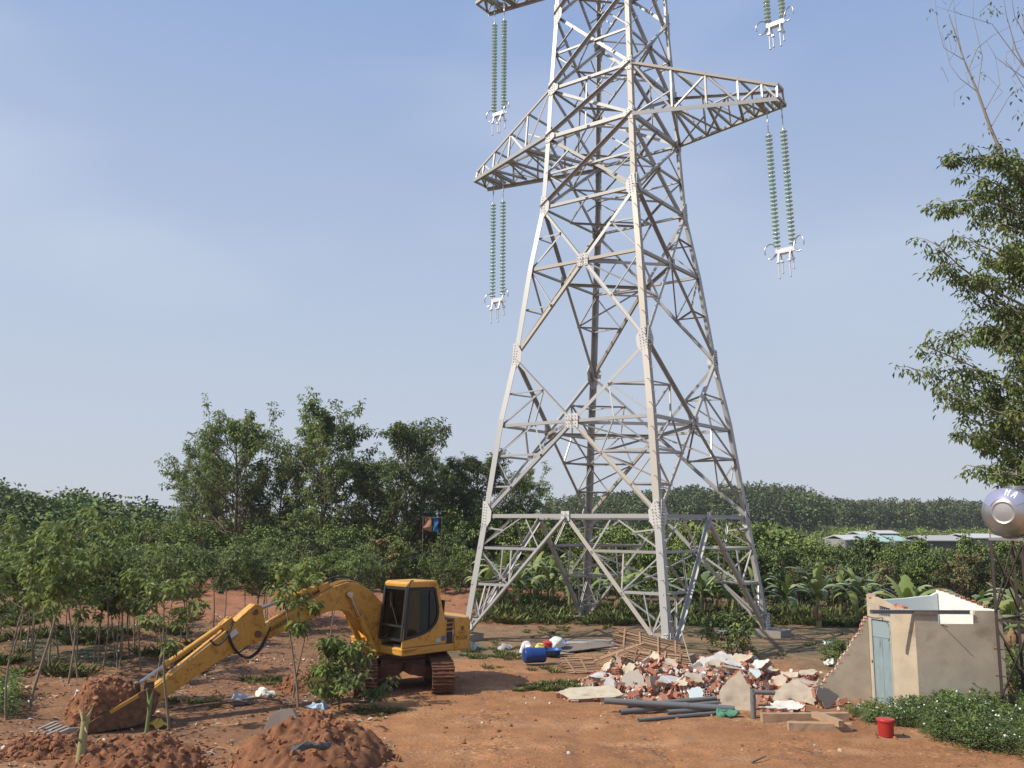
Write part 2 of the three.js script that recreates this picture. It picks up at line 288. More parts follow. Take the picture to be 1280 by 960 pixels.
{
  const woodGeos = [1, 2, 3].map((s) => massCrown(s, 9, 6, 420, 0.75, dark, 1.6));
  const shrubGeos = [4, 5, 6].map((s) => massCrown(s, 2.6, 2.6, 300, 0.30, mid, 0.05));
  const drySGeos = [7, 8].map((s) => massCrown(s, 3.0, 3.0, 320, 0.32, [...mid, ...dark, dryish[0], dryish[2]], 0.05));
  // dark rubber wood on the right ridge, and the hazier one behind it
  scatterMass('distant_wood', woodGeos, 'dark rubber wood covering the ridge behind the pylon legs', 1050, 21, (R) => { const px = R.r(690, 1420), d = R.r(222, 300) + (px > 1030 ? 45 : 0); return px > 1060 && R() < 0.5 ? null : [slope(px) * d, -d, R.r(0.8, 1.12)]; }, [0.98, 0.95, 1.05]);
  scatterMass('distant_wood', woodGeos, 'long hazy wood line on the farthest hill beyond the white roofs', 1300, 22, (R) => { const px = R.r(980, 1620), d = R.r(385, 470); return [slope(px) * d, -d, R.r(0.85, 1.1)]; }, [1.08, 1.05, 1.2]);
  // low orchards and scrub in the valley
  scatterMass('valley_scrub', shrubGeos, 'light green low orchard and scrub filling the valley floor', 4200, 23, (R) => { const px = R.r(640, 1560), d = 74 + 150 * Math.pow(R(), 0.75); return (px > 1020 && px < 1240 && d > 128 && d < 170 && R() < 0.8) ? null : [slope(px) * d, -d, R.r(0.7, 1.35)]; }, [1.5, 1.4, 1.3]);
  // the scrub-covered hill on the left; distance haze is painted into its darker, cooler tint
  scatterMass('hillside_scrub', [...shrubGeos, ...drySGeos], 'dense scrub and bushes covering the hillside left of the rubber trees', 3400, 24, (R) => { const px = R.r(-160, 420), d = 62 + 110 * Math.pow(R(), 0.8); return [slope(px) * d, -d, R.r(0.45, 1.2) * (R() < 0.07 ? 1.7 : 1)]; }, [0.86, 0.92, 0.92]);
  scatterMass('back_scrub', shrubGeos, 'leafy undergrowth closing the view behind the tall rubber trees', 1100, 25, (R) => { const px = R.r(300, 980), d = R.r(62, 110); return [slope(px) * d, -d, R.r(0.9, 1.6)]; }, [1.2, 1.15, 1.1]);
}
// ---------------------------------------------------------------- lattice pylon
const galv = M(0.40, 0.395, 0.38, 0.45, 0.3), galvTan = M(0.40, 0.365, 0.32, 0.55, 0.2), galvGrey = M(0.35, 0.35, 0.345, 0.5, 0.35), galvDull = M(0.33, 0.31, 0.29, 0.55, 0.3), plateMat = M(0.55, 0.54, 0.52, 0.55, 0.15), boltMat = M(0.10, 0.10, 0.10, 0.6, 0.4);
const concrete = new THREE.MeshStandardMaterial({ color: lin(0.42, 0.37, 0.31), roughness: 0.95, map: noiseTexture(256, (u, v) => { const k = 0.86 + 0.12 * tileFbm(u, v, 6, 4) + 0.1 * tileFbm(u, v, 40, 2); return [k, k, k]; }) });
const TOWER = { x: 4.126, z: -35.173, yaw: -36.794 * Math.PI / 180 };
{
  const W = [4.245, 3.715, 3.306, 2.917, 2.521, 2.137, 1.988, 1.90, 1.728, 1.62, 1.55], Hh = [0, 4.522, 8.181, 10.609, 14.103, 16.71, 19.696, 21.778, 25.067, 28.35, 30.4];
  const R = rng(77);
  const pylon = thing('transmission_tower', 'tall galvanised steel lattice pylon standing over the brick rubble', 'pylon', [TOWER.x, 0, TOWER.z], TOWER.yaw);
  const sections = new Map();
  const section = (size, t) => {                                     // an angle section one metre long, heel at the origin, legs along +x and -y
    const key = size + '/' + t; if (sections.has(key)) return sections.get(key);
    const g = extrude([[0, 0], [size, 0], [size, -t], [t, -t], [t, -size], [0, -size]], 1); g.translate(0, 0, 0.5); g.deleteAttribute('uv'); sections.set(key, g); return g;
  };
  const bar = (name, a, b, size, n, mat, flip = 1, inset = 0) => {   // n: outward normal of the face it lies in
    const z = b.clone().sub(a), len = z.length(); z.normalize(); const y = n.clone().addScaledVector(z, -n.dot(z)).normalize(), x = V(0, 0, 0).crossVectors(y, z);
    const m = new THREE.Mesh(section(size, Math.max(0.012, size * 0.11)), mat); m.name = name; m.castShadow = m.receiveShadow = true;
    if (flip < 0) { x.negate(); y.negate(); }                        // the other way up: outstanding leg outwards
    const basis = new THREE.Matrix4().makeBasis(x, y, z), o = a.clone().addScaledVector(n, -inset).addScaledVector(x, -size / 2); m.quaternion.setFromRotationMatrix(basis); m.position.copy(o); m.scale.set(1, 1, len); pylon.add(m); return m;
  };
  const corner = (l, k) => { const s = [[-1, 1], [1, 1], [1, -1], [-1, -1]][k & 3]; return V(s[0] * W[l], Hh[l], s[1] * W[l]); };
  const mix = (a, b, f) => a.clone().lerp(b, f);
  const faceN = (k) => [V(0, 0, 1), V(1, 0, 0), V(0, 0, -1), V(-1, 0, 0)][k];      // face k joins corner k and corner k+1
  const legMats = [galv, galvTan, galv, galvDull];
  // legs
  for (let k = 0; k < 4; k++) for (let l = 0; l + 1 < W.length; l++) {
    const a = corner(l, k), b = corner(l + 1, k), size = [0.25, 0.24, 0.23, 0.22, 0.21, 0.2, 0.19, 0.18, 0.17, 0.16][l];
    const z = b.clone().sub(a), len = z.length(); z.normalize();
    const inX = V(-Math.sign(a.x), 0, 0), inZ = V(0, 0, -Math.sign(a.z)); let x = inX, y = inZ.clone().negate();
    if (V(0, 0, 0).crossVectors(x, y).dot(z) < 0) { x = inZ; y = inX.clone().negate(); }
    const xx = x.clone().addScaledVector(z, -x.dot(z)).normalize(), yy = V(0, 0, 0).crossVectors(z, xx);
    const m = new THREE.Mesh(section(size, 0.022), l < 1 ? galv : k === 1 ? galvTan : galv); m.name = 'leg'; m.castShadow = m.receiveShadow = true;
    m.quaternion.setFromRotationMatrix(new THREE.Matrix4().makeBasis(xx, yy, z)); m.position.copy(a); m.scale.set(1, 1, len + 0.002); pylon.add(m);
  }
  const tone = () => { const u = R(); return u < 0.5 ? galv : u < 0.62 ? galvTan : u < 0.85 ? galvGrey : galvDull; };
  const strut = (a, b, k, size = 0.11, i = 0.03, f = 1) => bar('horizontal_strut', a, b, size, faceN(k), tone(), f, i);
  const diag = (a, b, k, size = 0.12, i = 0.05, f = 1) => bar('main_diagonal', a, b, size, faceN(k), tone(), f, i);
  const thin = (a, b, k, i = 0.09) => bar('lattice_bar', a, b, 0.056, faceN(k), tone(), R() < 0.5 ? 1 : -1, i);
  const inner = (a, b, size = 0.065) => bar('plan_brace', a, b, size, V(0, 1, 0), tone(), 1, 0);
  const plateGeo = new Map();
  const boltsOn = (plate, w, h, skip) => { const list = []; for (let y = -h / 2 + 0.06; y < h / 2 - 0.03; y += 0.105) for (let x = -w / 2 + 0.05; x < w / 2 - 0.03; x += 0.115) if (!skip(x, y)) list.push(moved(new THREE.CylinderGeometry(0.015, 0.015, 0.03, 6), [x, y, 0.014], [Math.PI / 2, 0, 0])); if (list.length) { const b = part(plate, 'bolts', merged(list), boltMat); b.userData.kind = 'stuff'; } };
  const gusset = (p, k, w, h, side, leanDir) => {                    // plate on the outside of face k at a leg; side = +1 towards the next corner
    const key = w + '/' + h + '/' + side; let g = plateGeo.get(key);
    if (!g) { g = extrude([[-side * w * 0.25, -h / 2], [side * w * 0.12, -h / 2], [side * w * 0.75, -h * 0.12], [side * w * 0.75, h * 0.2], [side * w * 0.1, h / 2], [-side * w * 0.25, h / 2]].slice()[side > 0 ? 'slice' : 'reverse'](), 0.02); plateGeo.set(key, g); }
    const n = faceN(k), y = leanDir.clone().addScaledVector(n, -n.dot(leanDir)).normalize(); const m = part(pylon, 'gusset_plate', g, plateMat); const x = V(0, 0, 0).crossVectors(y, n);
    const nn = n.clone(); m.quaternion.setFromRotationMatrix(new THREE.Matrix4().makeBasis(x, y, nn)); m.position.copy(p).addScaledVector(n, 0.022).addScaledVector(x, side * w * 0.22);
    boltsOn(m, w * 0.95, h, (bx, by) => { const u = side * bx; return u > 0.62 * w || u < -0.2 * w || (u > 0.12 * w && Math.abs(by) > 0.32 * h - 0.2 * (u - 0.12 * w)); });
    return m;
  };
  const crossPlate = (p, k, s) => {                                  // four small plates round the joint with a gap between them
    const n = faceN(k), x = V(0, 0, 0).crossVectors(V(0, 1, 0), n);
    for (const sx of [-1, 1]) for (const sy of [-1, 1]) { const m = part(pylon, 'joint_plate', (plateGeo.get('q' + s) ?? plateGeo.set('q' + s, box(s / 2 - 0.02, s / 2 - 0.02, 0.016)).get('q' + s)), plateMat); m.position.copy(p).addScaledVector(n, 0.02).addScaledVector(x, sx * s / 4).add(V(0, sy * s / 4, 0)); m.quaternion.setFromRotationMatrix(new THREE.Matrix4().makeBasis(x, V(0, 1, 0), n)); boltsOn(m, s / 2, s / 2, (bx, by) => false); }
  };
  const atHeight = (a, b, y) => mix(a, b, (y - a.y) / (b.y - a.y));
  const nodes = {};
  for (let k = 0; k < 4; k++) {
    const K = k + 1, c = (l, j) => corner(l, j);
    // --- splayed base: ring at eye level, two diagonals from its middle to the feet
    const a1 = c(1, k), b1 = c(1, K), m1 = mix(a1, b1, 0.5); strut(a1, b1, k, 0.14, 0.02); crossPlate(m1, k, 0.36);
    for (const [foot, top, s] of [[c(0, k), a1, 0], [c(0, K), b1, 1]]) {
      const end = mix(m1, foot, 0.975); diag(m1, end, k, 0.145, 0.03, s ? 1 : -1);
      const ls = [0.26, 0.55, 0.83].map((f) => mix(top, foot, f)), ds = [0.26, 0.55, 0.83].map((f) => mix(m1, foot, f)), q = mix(top, m1, 0.5);
      nodes['b' + k + s] = ds;
      for (let i = 0; i < 3; i++) bar('lattice_bar', ls[i], ds[i], 0.09, faceN(k), tone(), 1, 0.06);
      thin(q, ls[0], k); thin(q, ds[0], k); thin(ls[0], ds[1], k); thin(mix(ls[0], ds[0], 0.55), ds[1], k); thin(ls[1], ds[2], k); thin(mix(ls[1], ds[1], 0.5), ds[2], k);
      thin(top.clone().lerp(foot, 0.09), mix(q, ls[0], 0.45), k, 0.1);
    }
    // --- two tall panels with a ring through the crossing of the X
    for (const [lo, me, hi] of [[1, 2, 3], [3, 4, 5]]) {
      const aL = c(lo, k), bL = c(lo, K), aH = c(hi, k), bH = c(hi, K), f = W[lo] / (W[lo] + W[hi]), x = mix(aL, bH, f), y = x.y;
      const aM = atHeight(aL, aH, y), bM = atHeight(bL, bH, y); x.copy(mix(aM, bM, 0.5));
      const aRing = aM, bRing = bM; strut(aRing, bRing, k, 0.12, 0.02); crossPlate(x, k, lo === 1 ? 0.55 : 0.5);
      for (const p of [aL, bL, aH, bH]) diag(p, x, k, 0.125, 0.045, p === aL || p === bH ? 1 : -1);
      for (const [L, Mm, Hc] of [[aL, aRing, aH], [bL, bRing, bH]]) {
        const dU = mix(x, Hc, lo === 1 ? 0.48 : 0.52), lU = atHeight(Mm, Hc, dU.y - 0.05), q = mix(Mm, x, 0.48);
        thin(dU, lU, k); thin(dU, Mm, k);
        if (lo === 1) { thin(dU, q, k); const d1 = mix(x, L, 0.34), l1 = atHeight(L, Mm, d1.y), d2 = mix(x, L, 0.68), l2 = atHeight(L, Mm, d2.y); bar('lattice_bar', d1, l1, 0.08, faceN(k), tone(), 1, 0.06); thin(q, l1, k); thin(q, d1, k); thin(l1, d2, k); thin(d2, l2, k); nodes['p' + k + (L === aL ? 0 : 1)] = [d1, d2, dU]; }
        else { const d1 = mix(x, L, 0.45), l1 = atHeight(L, Mm, d1.y - 0.05); thin(d1, l1, k); thin(Mm, d1, k); nodes['q' + k + (L === aL ? 0 : 1)] = [d1, dU]; }
      }
      nodes['ring' + lo + k] = x;
    }
    // --- upper panels
    for (const [lo, hi, ring] of [[5, 6, 1], [6, 7, 0], [7, 8, 1], [8, 9, 1], [9, 10, 0]]) {
      const aL = c(lo, k), bL = c(lo, K), aH = c(hi, k), bH = c(hi, K);
      diag(aL, bH, k, 0.13, 0.04, -1); diag(aH, bL, k, 0.12, 0.17, 1);
      const x = mix(mix(aL, bH, 0.5), mix(aH, bL, 0.5), 0.5), aM = mix(aL, aH, 0.48), bM = mix(bL, bH, 0.48);
      if (ring) { bar('lattice_bar', aM, bM, 0.08, faceN(k), galv, 1, 0.1); for (const [L, M2, Hc] of [[aL, aM, aH], [bL, bM, bH]]) { thin(M2, mix(Hc, x, 0.5), k, 0.12); thin(M2, mix(L, x, 0.5), k, 0.12); } const m = mix(aM, bM, 0.5); inner(m, mix(c(lo, K), c(hi, K), 0.48).lerp(mix(c(lo, K + 1), c(hi, K + 1), 0.48), 0.5)); }
      else { const t = mix(aH, bH, 0.45), b = mix(aL, bL, 0.45); thin(t, b, k, 0.12); }
    }
    for (const l of [5, 6, 7, 9, 10]) { strut(c(l, k), c(l, K), k, l === 6 || l === 9 ? 0.15 : 0.12, 0.02); if (l === 5 || l === 6 || l === 7) inner(mix(c(l, k), c(l, K), 0.5), mix(c(l, K), c(l, K + 1), 0.5), 0.08); }
    // gussets on both sides of every leg node
    for (const [l, w, h] of [[1, 0.42, 1.12], [3, 0.42, 1.1], [5, 0.40, 1.0], [6, 0.42, 0.5], [7, 0.45, 0.55], [8, 0.36, 0.95]]) {
      const dir = c(Math.min(l + 1, 10), k).sub(c(l - 1, k)).normalize(), dirK = c(Math.min(l + 1, 10), K).sub(c(l - 1, K)).normalize();
      gusset(c(l, k), k, w, h, 1, dir); gusset(c(l, K), k, w, h, -1, dirK);
    }
    const foot = c(0, k), up = c(1, k).sub(foot).normalize(); gusset(mix(foot, c(1, k), 0.1), k, 0.42, 0.85, 1, up); gusset(mix(c(0, K), c(1, K), 0.1), k, 0.42, 0.85, -1, c(1, K).sub(c(0, K)).normalize());
  }
  // bars that tie neighbouring faces together across each leg, and the diamond at each ring
  for (let k = 0; k < 4; k++) {
    const K = (k + 1) & 3;
    nodes['b' + k + '1'].forEach((p, i) => inner(p, nodes['b' + K + '0'][i], 0.07)); nodes['p' + k + '1'].forEach((p, i) => inner(p, nodes['p' + K + '0'][i])); nodes['q' + k + '1'].forEach((p, i) => inner(p, nodes['q' + K + '0'][i]));
    for (const [a, b] of [['b' + k + '1', 'b' + K + '0'], ['b' + K + '0', 'b' + k + '1']]) for (let i = 0; i < 2; i++) inner(nodes[a][i], nodes[b][i + 1], 0.055);
    inner(nodes['p' + k + '1'][0], nodes['p' + K + '0'][1], 0.055); inner(nodes['ring1' + k], nodes['p' + K + '0'][0], 0.06); inner(nodes['ring1' + K], nodes['p' + k + '1'][0], 0.06); inner(nodes['ring3' + k], nodes['q' + K + '0'][0], 0.06);
    for (const lo of [1, 3]) inner(nodes['ring' + lo + k], nodes['ring' + lo + K], 0.12);
    inner(mix(corner(1, k), corner(1, K), 0.5), mix(corner(1, K), corner(1, K + 1), 0.5), 0.12);
  }
  // step bolts up one leg
  { const list = []; for (let y = 0.8; y < 29; y += 0.42) { const l = Hh.findIndex((h) => h > y) - 1, p = atHeight(corner(l, 1), corner(l + 1, 1), y); list.push(moved(new THREE.CylinderGeometry(0.012, 0.012, 0.16, 6), [p.x + (list.length % 2 ? 0.07 : -0.06), y, p.z + (list.length % 2 ? -0.06 : 0.07)], list.length % 2 ? [0, 0, Math.PI / 2] : [Math.PI / 2, 0, 0])); } const b = part(pylon, 'step_bolts', merged(list), galvDull); b.userData.kind = 'stuff'; }
  // cross arms: flat bottom frame narrowing to a blunt tip, top chords running down to it
  const arm = (sx, lo, hi) => {
    const y0 = Hh[lo] - 0.02, tipY = y0 - 0.25, T = 7.0, tz = 0.42, n = V(0, -1, 0);
    const P = (f, sz) => V(sx * (W[lo] + (T - W[lo]) * f), y0 + (tipY - y0) * f, sz * (W[lo] + (tz - W[lo]) * f));
    const Q = (f, sz) => V(sx * (W[hi] + (T - 0.05 - W[hi]) * f), Hh[hi] + (tipY + 0.55 - Hh[hi]) * f, sz * (W[hi] + (tz - 0.1 - W[hi]) * f));
    for (const sz of [-1, 1]) {
      const out = V(0, 0.3, sz).normalize();
      bar('arm_chord', P(0, sz), P(1, sz), 0.15, V(0, 1, 0), galv, sz * sx > 0 ? 1 : -1, 0); bar('arm_chord', Q(0, sz), Q(1, sz), 0.11, out, galvTan, 1, 0);
      const fs = [0, 0.28, 0.52, 0.74, 0.9, 1];
      for (let i = 1; i < fs.length; i++) { bar('arm_brace', P(fs[i], sz), Q(fs[i], sz), 0.07, out, tone(), 1, 0.02); bar('arm_brace', i % 2 ? Q(fs[i - 1], sz) : P(fs[i - 1], sz), i % 2 ? P(fs[i], sz) : Q(fs[i], sz), 0.07, out, tone(), 1, 0.05); if (i < 4) bar('arm_brace', i % 2 ? P(fs[i - 1], sz) : Q(fs[i - 1], sz), mix(P(fs[i], sz), Q(fs[i], sz), 0.5), 0.05, out, tone(), 1, 0.08); }
    }
    const fs = [0.14, 0.28, 0.40, 0.52, 0.63, 0.74, 0.82, 0.9, 1];
    for (let i = 0; i < fs.length; i++) {
      if (i % 2 || i === 8) bar('arm_brace', P(fs[i], -1), P(fs[i], 1), 0.08, n, tone(), 1, 0.02);
      if (i) bar('arm_brace', P(fs[i - 1], i % 2 ? -1 : 1), P(fs[i], i % 2 ? 1 : -1), 0.09, n, tone(), 1, 0.05);
    }
    bar('arm_brace', P(0, -1), P(0.28, 1), 0.1, n, tone(), 1, 0.05); bar('arm_brace', Q(0.28, -1), Q(0.28, 1), 0.07, n, tone()); bar('arm_brace', Q(0.52, -1), Q(0.52, 1), 0.07, n, tone()); bar('arm_brace', Q(0.74, -1), Q(0.74, 1), 0.07, n, tone()); bar('arm_brace', Q(1, -1), Q(1, 1), 0.1, n, tone());
    for (const hx of [5.7, 6.25]) { const f = (hx + (sx > 0 ? 0.55 : 0) - W[lo]) / (T - W[lo]); bar('hanger_beam', P(f, -1).add(V(0, -0.05, 0)), P(f, 1).add(V(0, -0.05, 0)), 0.13, n, tone(), 1, 0); }
  };
  arm(-1, 6, 7); arm(1, 6, 7); arm(-1, 9, 10); arm(1, 9, 10);
  // concrete footings
  const world = new THREE.Matrix4().compose(V(TOWER.x, 0, TOWER.z), new THREE.Quaternion().setFromAxisAngle(V(0, 1, 0), TOWER.yaw), V(1, 1, 1));
  const where = ['beside the yellow excavator', 'half buried behind the brick rubble', 'near the banana plants beyond the broken shed', 'below the dark rear leg of the pylon'];
  for (let k = 0; k < 4; k++) { const p = corner(0, k).applyMatrix4(world); solo('concrete_footing', roughen(new THREE.BoxGeometry(1.15, 0.5, 1.15, 6, 3, 6), 0.03, 3, k * 7), concrete, 'square concrete pylon footing ' + where[k], 'footing', [p.x, 0.0, p.z], TOWER.yaw); }

  // insulator strings hanging in pairs from the arm tips, no wires on them yet
  const glass = new THREE.MeshPhysicalMaterial({ color: lin(0.68, 0.82, 0.77), roughness: 0.12, transmission: 0.3, thickness: 0, ior: 1.5 }), capMetal = M(0.42, 0.46, 0.45, 0.45, 0.5), fitting = M(0.74, 0.74, 0.74, 0.3, 0.55), ringMetal = M(0.45, 0.46, 0.48, 0.3, 0.7);
  const disc = new THREE.LatheGeometry([[0.0, 0.045], [0.04, 0.045], [0.06, 0.03], [0.122, 0.0], [0.132, -0.014], [0.126, -0.03], [0.10, -0.022], [0.085, -0.04], [0.06, -0.025], [0.03, -0.04], [0.0, -0.04]].map((p) => new THREE.Vector2(...p)), 14);
  const cap = new THREE.CylinderGeometry(0.038, 0.05, 0.085, 10); cap.translate(0, 0.075, 0);
  const assembly = (lx, topY, swing, label) => {
    const p = V(lx, topY, 0).applyMatrix4(world), o = thing('insulator_string', label, 'insulator', [p.x, p.y, p.z], TOWER.yaw, 'paired glass insulator strings hanging from the pylon arms'); o.rotation.order = 'YXZ'; o.rotation.z = swing;
    const N = 28, step = 0.155;
    for (const x of [-0.275, 0.275]) {
      part(o, 'hanger_link', merged([cyl(V(x, 0.06, 0), V(x, -0.95, 0), 0.016), box(0.05, 0.14, 0.05, [x, -0.12, 0]), box(0.045, 0.12, 0.06, [x, -0.45, 0]), moved(new THREE.TorusGeometry(0.05, 0.014, 6, 12), [x, -0.02, 0])]), capMetal);
      for (let i = 0; i < N; i++) { const d = part(o, 'insulator_disc', disc, glass, [x, -1.02 - i * step, 0]); part(d, 'metal_cap', cap, capMetal); }
    }
    const y = -1.02 - N * step - 0.1;
    part(o, 'yoke_plate', merged([extrude([[-0.34, 0.12], [0.34, 0.12], [0.36, 0.02], [0.22, -0.12], [-0.22, -0.12], [-0.36, 0.02]], 0.04).translate(0, y, 0.0), cyl(V(-0.275, y + 0.2, 0), V(-0.275, y, 0), 0.022), cyl(V(0.275, y + 0.2, 0), V(0.275, y, 0), 0.022), box(0.5, 0.06, 0.2, [0, y - 0.05, 0])]), fitting);
    for (const s of [-1, 1]) { const loop = []; for (let i = 0; i <= 16; i++) { const a = i / 16 * Math.PI * 1.75 - 0.35; loop.push(V(s * (0.56 + 0.20 * Math.cos(a)), y + 0.12 + 0.30 * Math.sin(a), s * 0.15 + 0.1 * Math.cos(a * 1.3))); } part(o, 'corona_ring', merged([tube(loop, 0.024, 40, 8), cyl(V(s * 0.3, y - 0.02, 0), V(s * 0.5, y - 0.1, s * 0.13), 0.018)]), ringMetal); }
    for (const [sx, sz, len] of [[-0.2, 0.2, 1.0], [0.2, 0.2, 1.0], [-0.2, -0.2, 0.72], [0.2, -0.2, 0.62]]) part(o, 'conductor_clamp', merged([cyl(V(sx, y - 0.05, sz * 0.4), V(sx, y - len * 0.45, sz), 0.03), cyl(V(sx, y - len * 0.4, sz), V(sx, y - len, sz), 0.026), box(0.1, 0.07, 0.12, [sx, y - len * 0.42, sz]), moved(new THREE.CylinderGeometry(0.04, 0.04, 0.05, 10), [sx, y - len, sz])]), fitting);
    return o;
  };
  assembly(-5.97, 19.36, 0.0, 'glass insulator pair under the lower cross arm tip farther from the broken shed');
  assembly(6.72, 19.30, 0.035, 'glass insulator pair under the lower cross arm tip on the shed side');
  assembly(-5.97, 28.02, 0.0, 'glass insulator pair under the upper cross arm tip above the excavator side');
  assembly(6.72, 27.95, 0.035, 'glass insulator pair under the upper cross arm tip on the shed side');
}
// ---------------------------------------------------------------- excavator
const paintTex = noiseTexture(512, (u, v) => { const d = clamp(tileFbm(u, v, 4, 5) * 2.0 - 0.25, 0, 1), s = clamp(tileFbm(u + 0.4, v, 22, 4) * 2.2 - 0.7, 0, 1), k = 0.96 + 0.06 * tileFbm(u, v, 12, 3); return [k * (1 - 0.30 * d - 0.35 * s), k * (1 - 0.42 * d - 0.5 * s), k * (1 - 0.35 * d - 0.4 * s)]; });
const yellow = new THREE.MeshPhysicalMaterial({ color: lin(0.60, 0.315, 0.045), roughness: 0.5, map: paintTex, clearcoat: 0.15, clearcoatRoughness: 0.4 });
const black = M(0.018, 0.018, 0.018, 0.55), rubber = M(0.022, 0.021, 0.02, 0.7), chrome = M(0.55, 0.55, 0.56, 0.2, 0.9), rustSteel = M(0.16, 0.085, 0.05, 0.85, 0.1), wornSteel = M(0.36, 0.31, 0.27, 0.5, 0.4);
const mudTex = noiseTexture(256, (u, v) => { const k = 0.85 + 0.3 * tileFbm(u, v, 8, 4) + 0.15 * tileFbm(u, v, 40, 2); return [k, k * 0.98, k * 0.96]; });
const mud = new THREE.MeshStandardMaterial({ color: lin(0.21, 0.095, 0.055), roughness: 1, map: mudTex, bumpMap: mudTex, bumpScale: 0.02 });
const clod = new THREE.MeshStandardMaterial({ color: lin(0.235, 0.102, 0.046), roughness: 1, map: mudTex });
function lettering(text, w, h, color, font, back) {                  // flat print on a thin sheet
  const cv = document.createElement('canvas'); cv.width = 512; cv.height = Math.max(32, Math.round(512 * h / w)); const g = cv.getContext('2d'); g.fillStyle = back; g.fillRect(0, 0, cv.width, cv.height); g.fillStyle = color; g.font = font; g.textAlign = 'center'; g.textBaseline = 'middle'; g.fillText(text, cv.width / 2, cv.height / 2, cv.width * 0.96);
  const t = new THREE.CanvasTexture(cv); t.colorSpace = THREE.SRGBColorSpace; return t;
}
{
  const th = 44 * Math.PI / 180, ex = thing('excavator', 'mud-caked yellow crawler excavator with its arm stretched out to a loaded bucket', 'excavator', [-2.9, 0, -25.0], Math.PI + th);
  // local axes: x forward, y up, z to the machine's own right (away from the camera)
  const trackTurn = -(Math.PI + th) - Math.atan2(0.985, 0.17);       // crawler frame stands turned under the upper body
  const under = new THREE.Group(); under.name = 'undercarriage'; under.rotation.y = trackTurn; ex.add(under);
  const loop = []; { const r0 = 0.34, half = 1.28, y0 = 0.37; for (let i = 0; i < 44; i++) { const P = 4 * half + 2 * Math.PI * r0, s = i / 44 * P; let x, y, a; if (s < 2 * half) { x = -half + s; y = y0 + r0; a = 0; } else if (s < 2 * half + Math.PI * r0) { const w = (s - 2 * half) / r0; x = half + r0 * Math.sin(w); y = y0 + r0 * Math.cos(w); a = -w; } else if (s < 4 * half + Math.PI * r0) { x = half - (s - 2 * half - Math.PI * r0); y = y0 - r0; a = Math.PI; } else { const w = (s - 4 * half - Math.PI * r0) / r0; x = -half - r0 * Math.sin(w); y = y0 - r0 * Math.cos(w); a = Math.PI - w; } loop.push([x, y, a]); } }
  const shoeGeos = [0, 1, 2].map((s) => roughen(merged([new THREE.BoxGeometry(0.165, 0.05, 0.56, 2, 1, 6), moved(new THREE.BoxGeometry(0.035, 0.05, 0.56, 1, 1, 6), [0.05, 0.045, 0]), moved(new THREE.BoxGeometry(0.03, 0.035, 0.56, 1, 1, 6), [-0.03, 0.035, 0])]), 0.022, 9, s * 5));
  for (const sz of [-1, 1]) {
    const t = new THREE.Group(); t.name = 'track'; t.position.z = sz * 0.96; under.add(t);
    loop.forEach(([x, y, a], i) => part(t, 'track_shoe', shoeGeos[i % 3], mud, [x, y, 0], [0, 0, a]));
    part(t, 'track_frame', roughen(merged([new THREE.BoxGeometry(2.5, 0.34, 0.3, 12, 3, 3).translate(0, 0.38, 0), moved(new THREE.CylinderGeometry(0.3, 0.3, 0.36, 18), [1.26, 0.37, 0], [Math.PI / 2, 0, 0]), moved(new THREE.CylinderGeometry(0.3, 0.3, 0.36, 18), [-1.26, 0.37, 0], [Math.PI / 2, 0, 0])]), 0.02, 6), mud);
    for (let i = 0; i < 6; i++) part(t, 'track_roller', moved(new THREE.CylinderGeometry(0.09, 0.09, 0.42, 12), [-0.95 + i * 0.38, 0.16, 0], [Math.PI / 2, 0, 0]), rustSteel);
  }
  part(under, 'car_body', roughen(merged([new THREE.BoxGeometry(1.5, 0.28, 1.1, 8, 2, 8).translate(0, 0.62, 0), moved(new THREE.BoxGeometry(0.5, 0.26, 0.9, 4, 2, 6), [0.65, 0.5, 0.45], [0.25, -0.5, 0]), moved(new THREE.BoxGeometry(0.5, 0.26, 0.9, 4, 2, 6), [0.65, 0.5, -0.45], [-0.25, 0.5, 0]), moved(new THREE.BoxGeometry(0.5, 0.26, 0.9, 4, 2, 6), [-0.65, 0.5, 0.45], [0.25, 0.5, 0]), moved(new THREE.BoxGeometry(0.5, 0.26, 0.9, 4, 2, 6), [-0.65, 0.5, -0.45], [-0.25, -0.5, 0])]), 0.03, 5), mud);
  part(under, 'slewing_ring', new THREE.CylinderGeometry(0.62, 0.62, 0.22, 32).translate(0, 0.84, 0), rustSteel);
  // upper body
  part(ex, 'platform', merged([rbox(2.35, 0.2, 2.26, 0.04, [-0.3, 1.03, 0]), rbox(0.5, 0.17, 1.02, 0.05, [0.62, 1.05, -0.62]), box(0.8, 0.1, 0.5, [0.5, 1.0, 0.1])]), yellow);
  const outline = []; const arc = (cx, cy, r, a0, a1, n = 6) => { for (let i = 0; i <= n; i++) { const a = a0 + (a1 - a0) * i / n; outline.push([cx + r * Math.cos(a), cy + r * Math.sin(a)]); } };
  // cab: two side panels with openings, front posts, roof, back
  const sideOut = [[0.86, 1.15], [0.84, 1.35], [0.70, 2.60], [0.66, 2.70], [0.58, 2.73], [-0.16, 2.73], [-0.25, 2.70], [-0.30, 2.62], [-0.42, 2.1], [-0.52, 1.80], [-0.56, 1.15]];
  const doorHole = [[0.80, 1.34], [0.665, 2.60], [-0.14, 2.58], [-0.20, 2.54], [-0.29, 2.15], [-0.31, 1.95], [-0.29, 1.82], [-0.22, 1.68], [-0.08, 1.55], [0.15, 1.45], [0.45, 1.39]];
  const cab = new THREE.Group(); cab.name = 'cab'; ex.add(cab);
  const rectHole = [[0.70, 1.75], [0.61, 2.56], [-0.12, 2.56], [-0.2, 2.2], [-0.2, 1.75]];
  part(cab, 'side_panel', extrude(sideOut, 0.05, 0.012, [doorHole.slice().reverse()]), yellow, [0, 0, -1.10]);
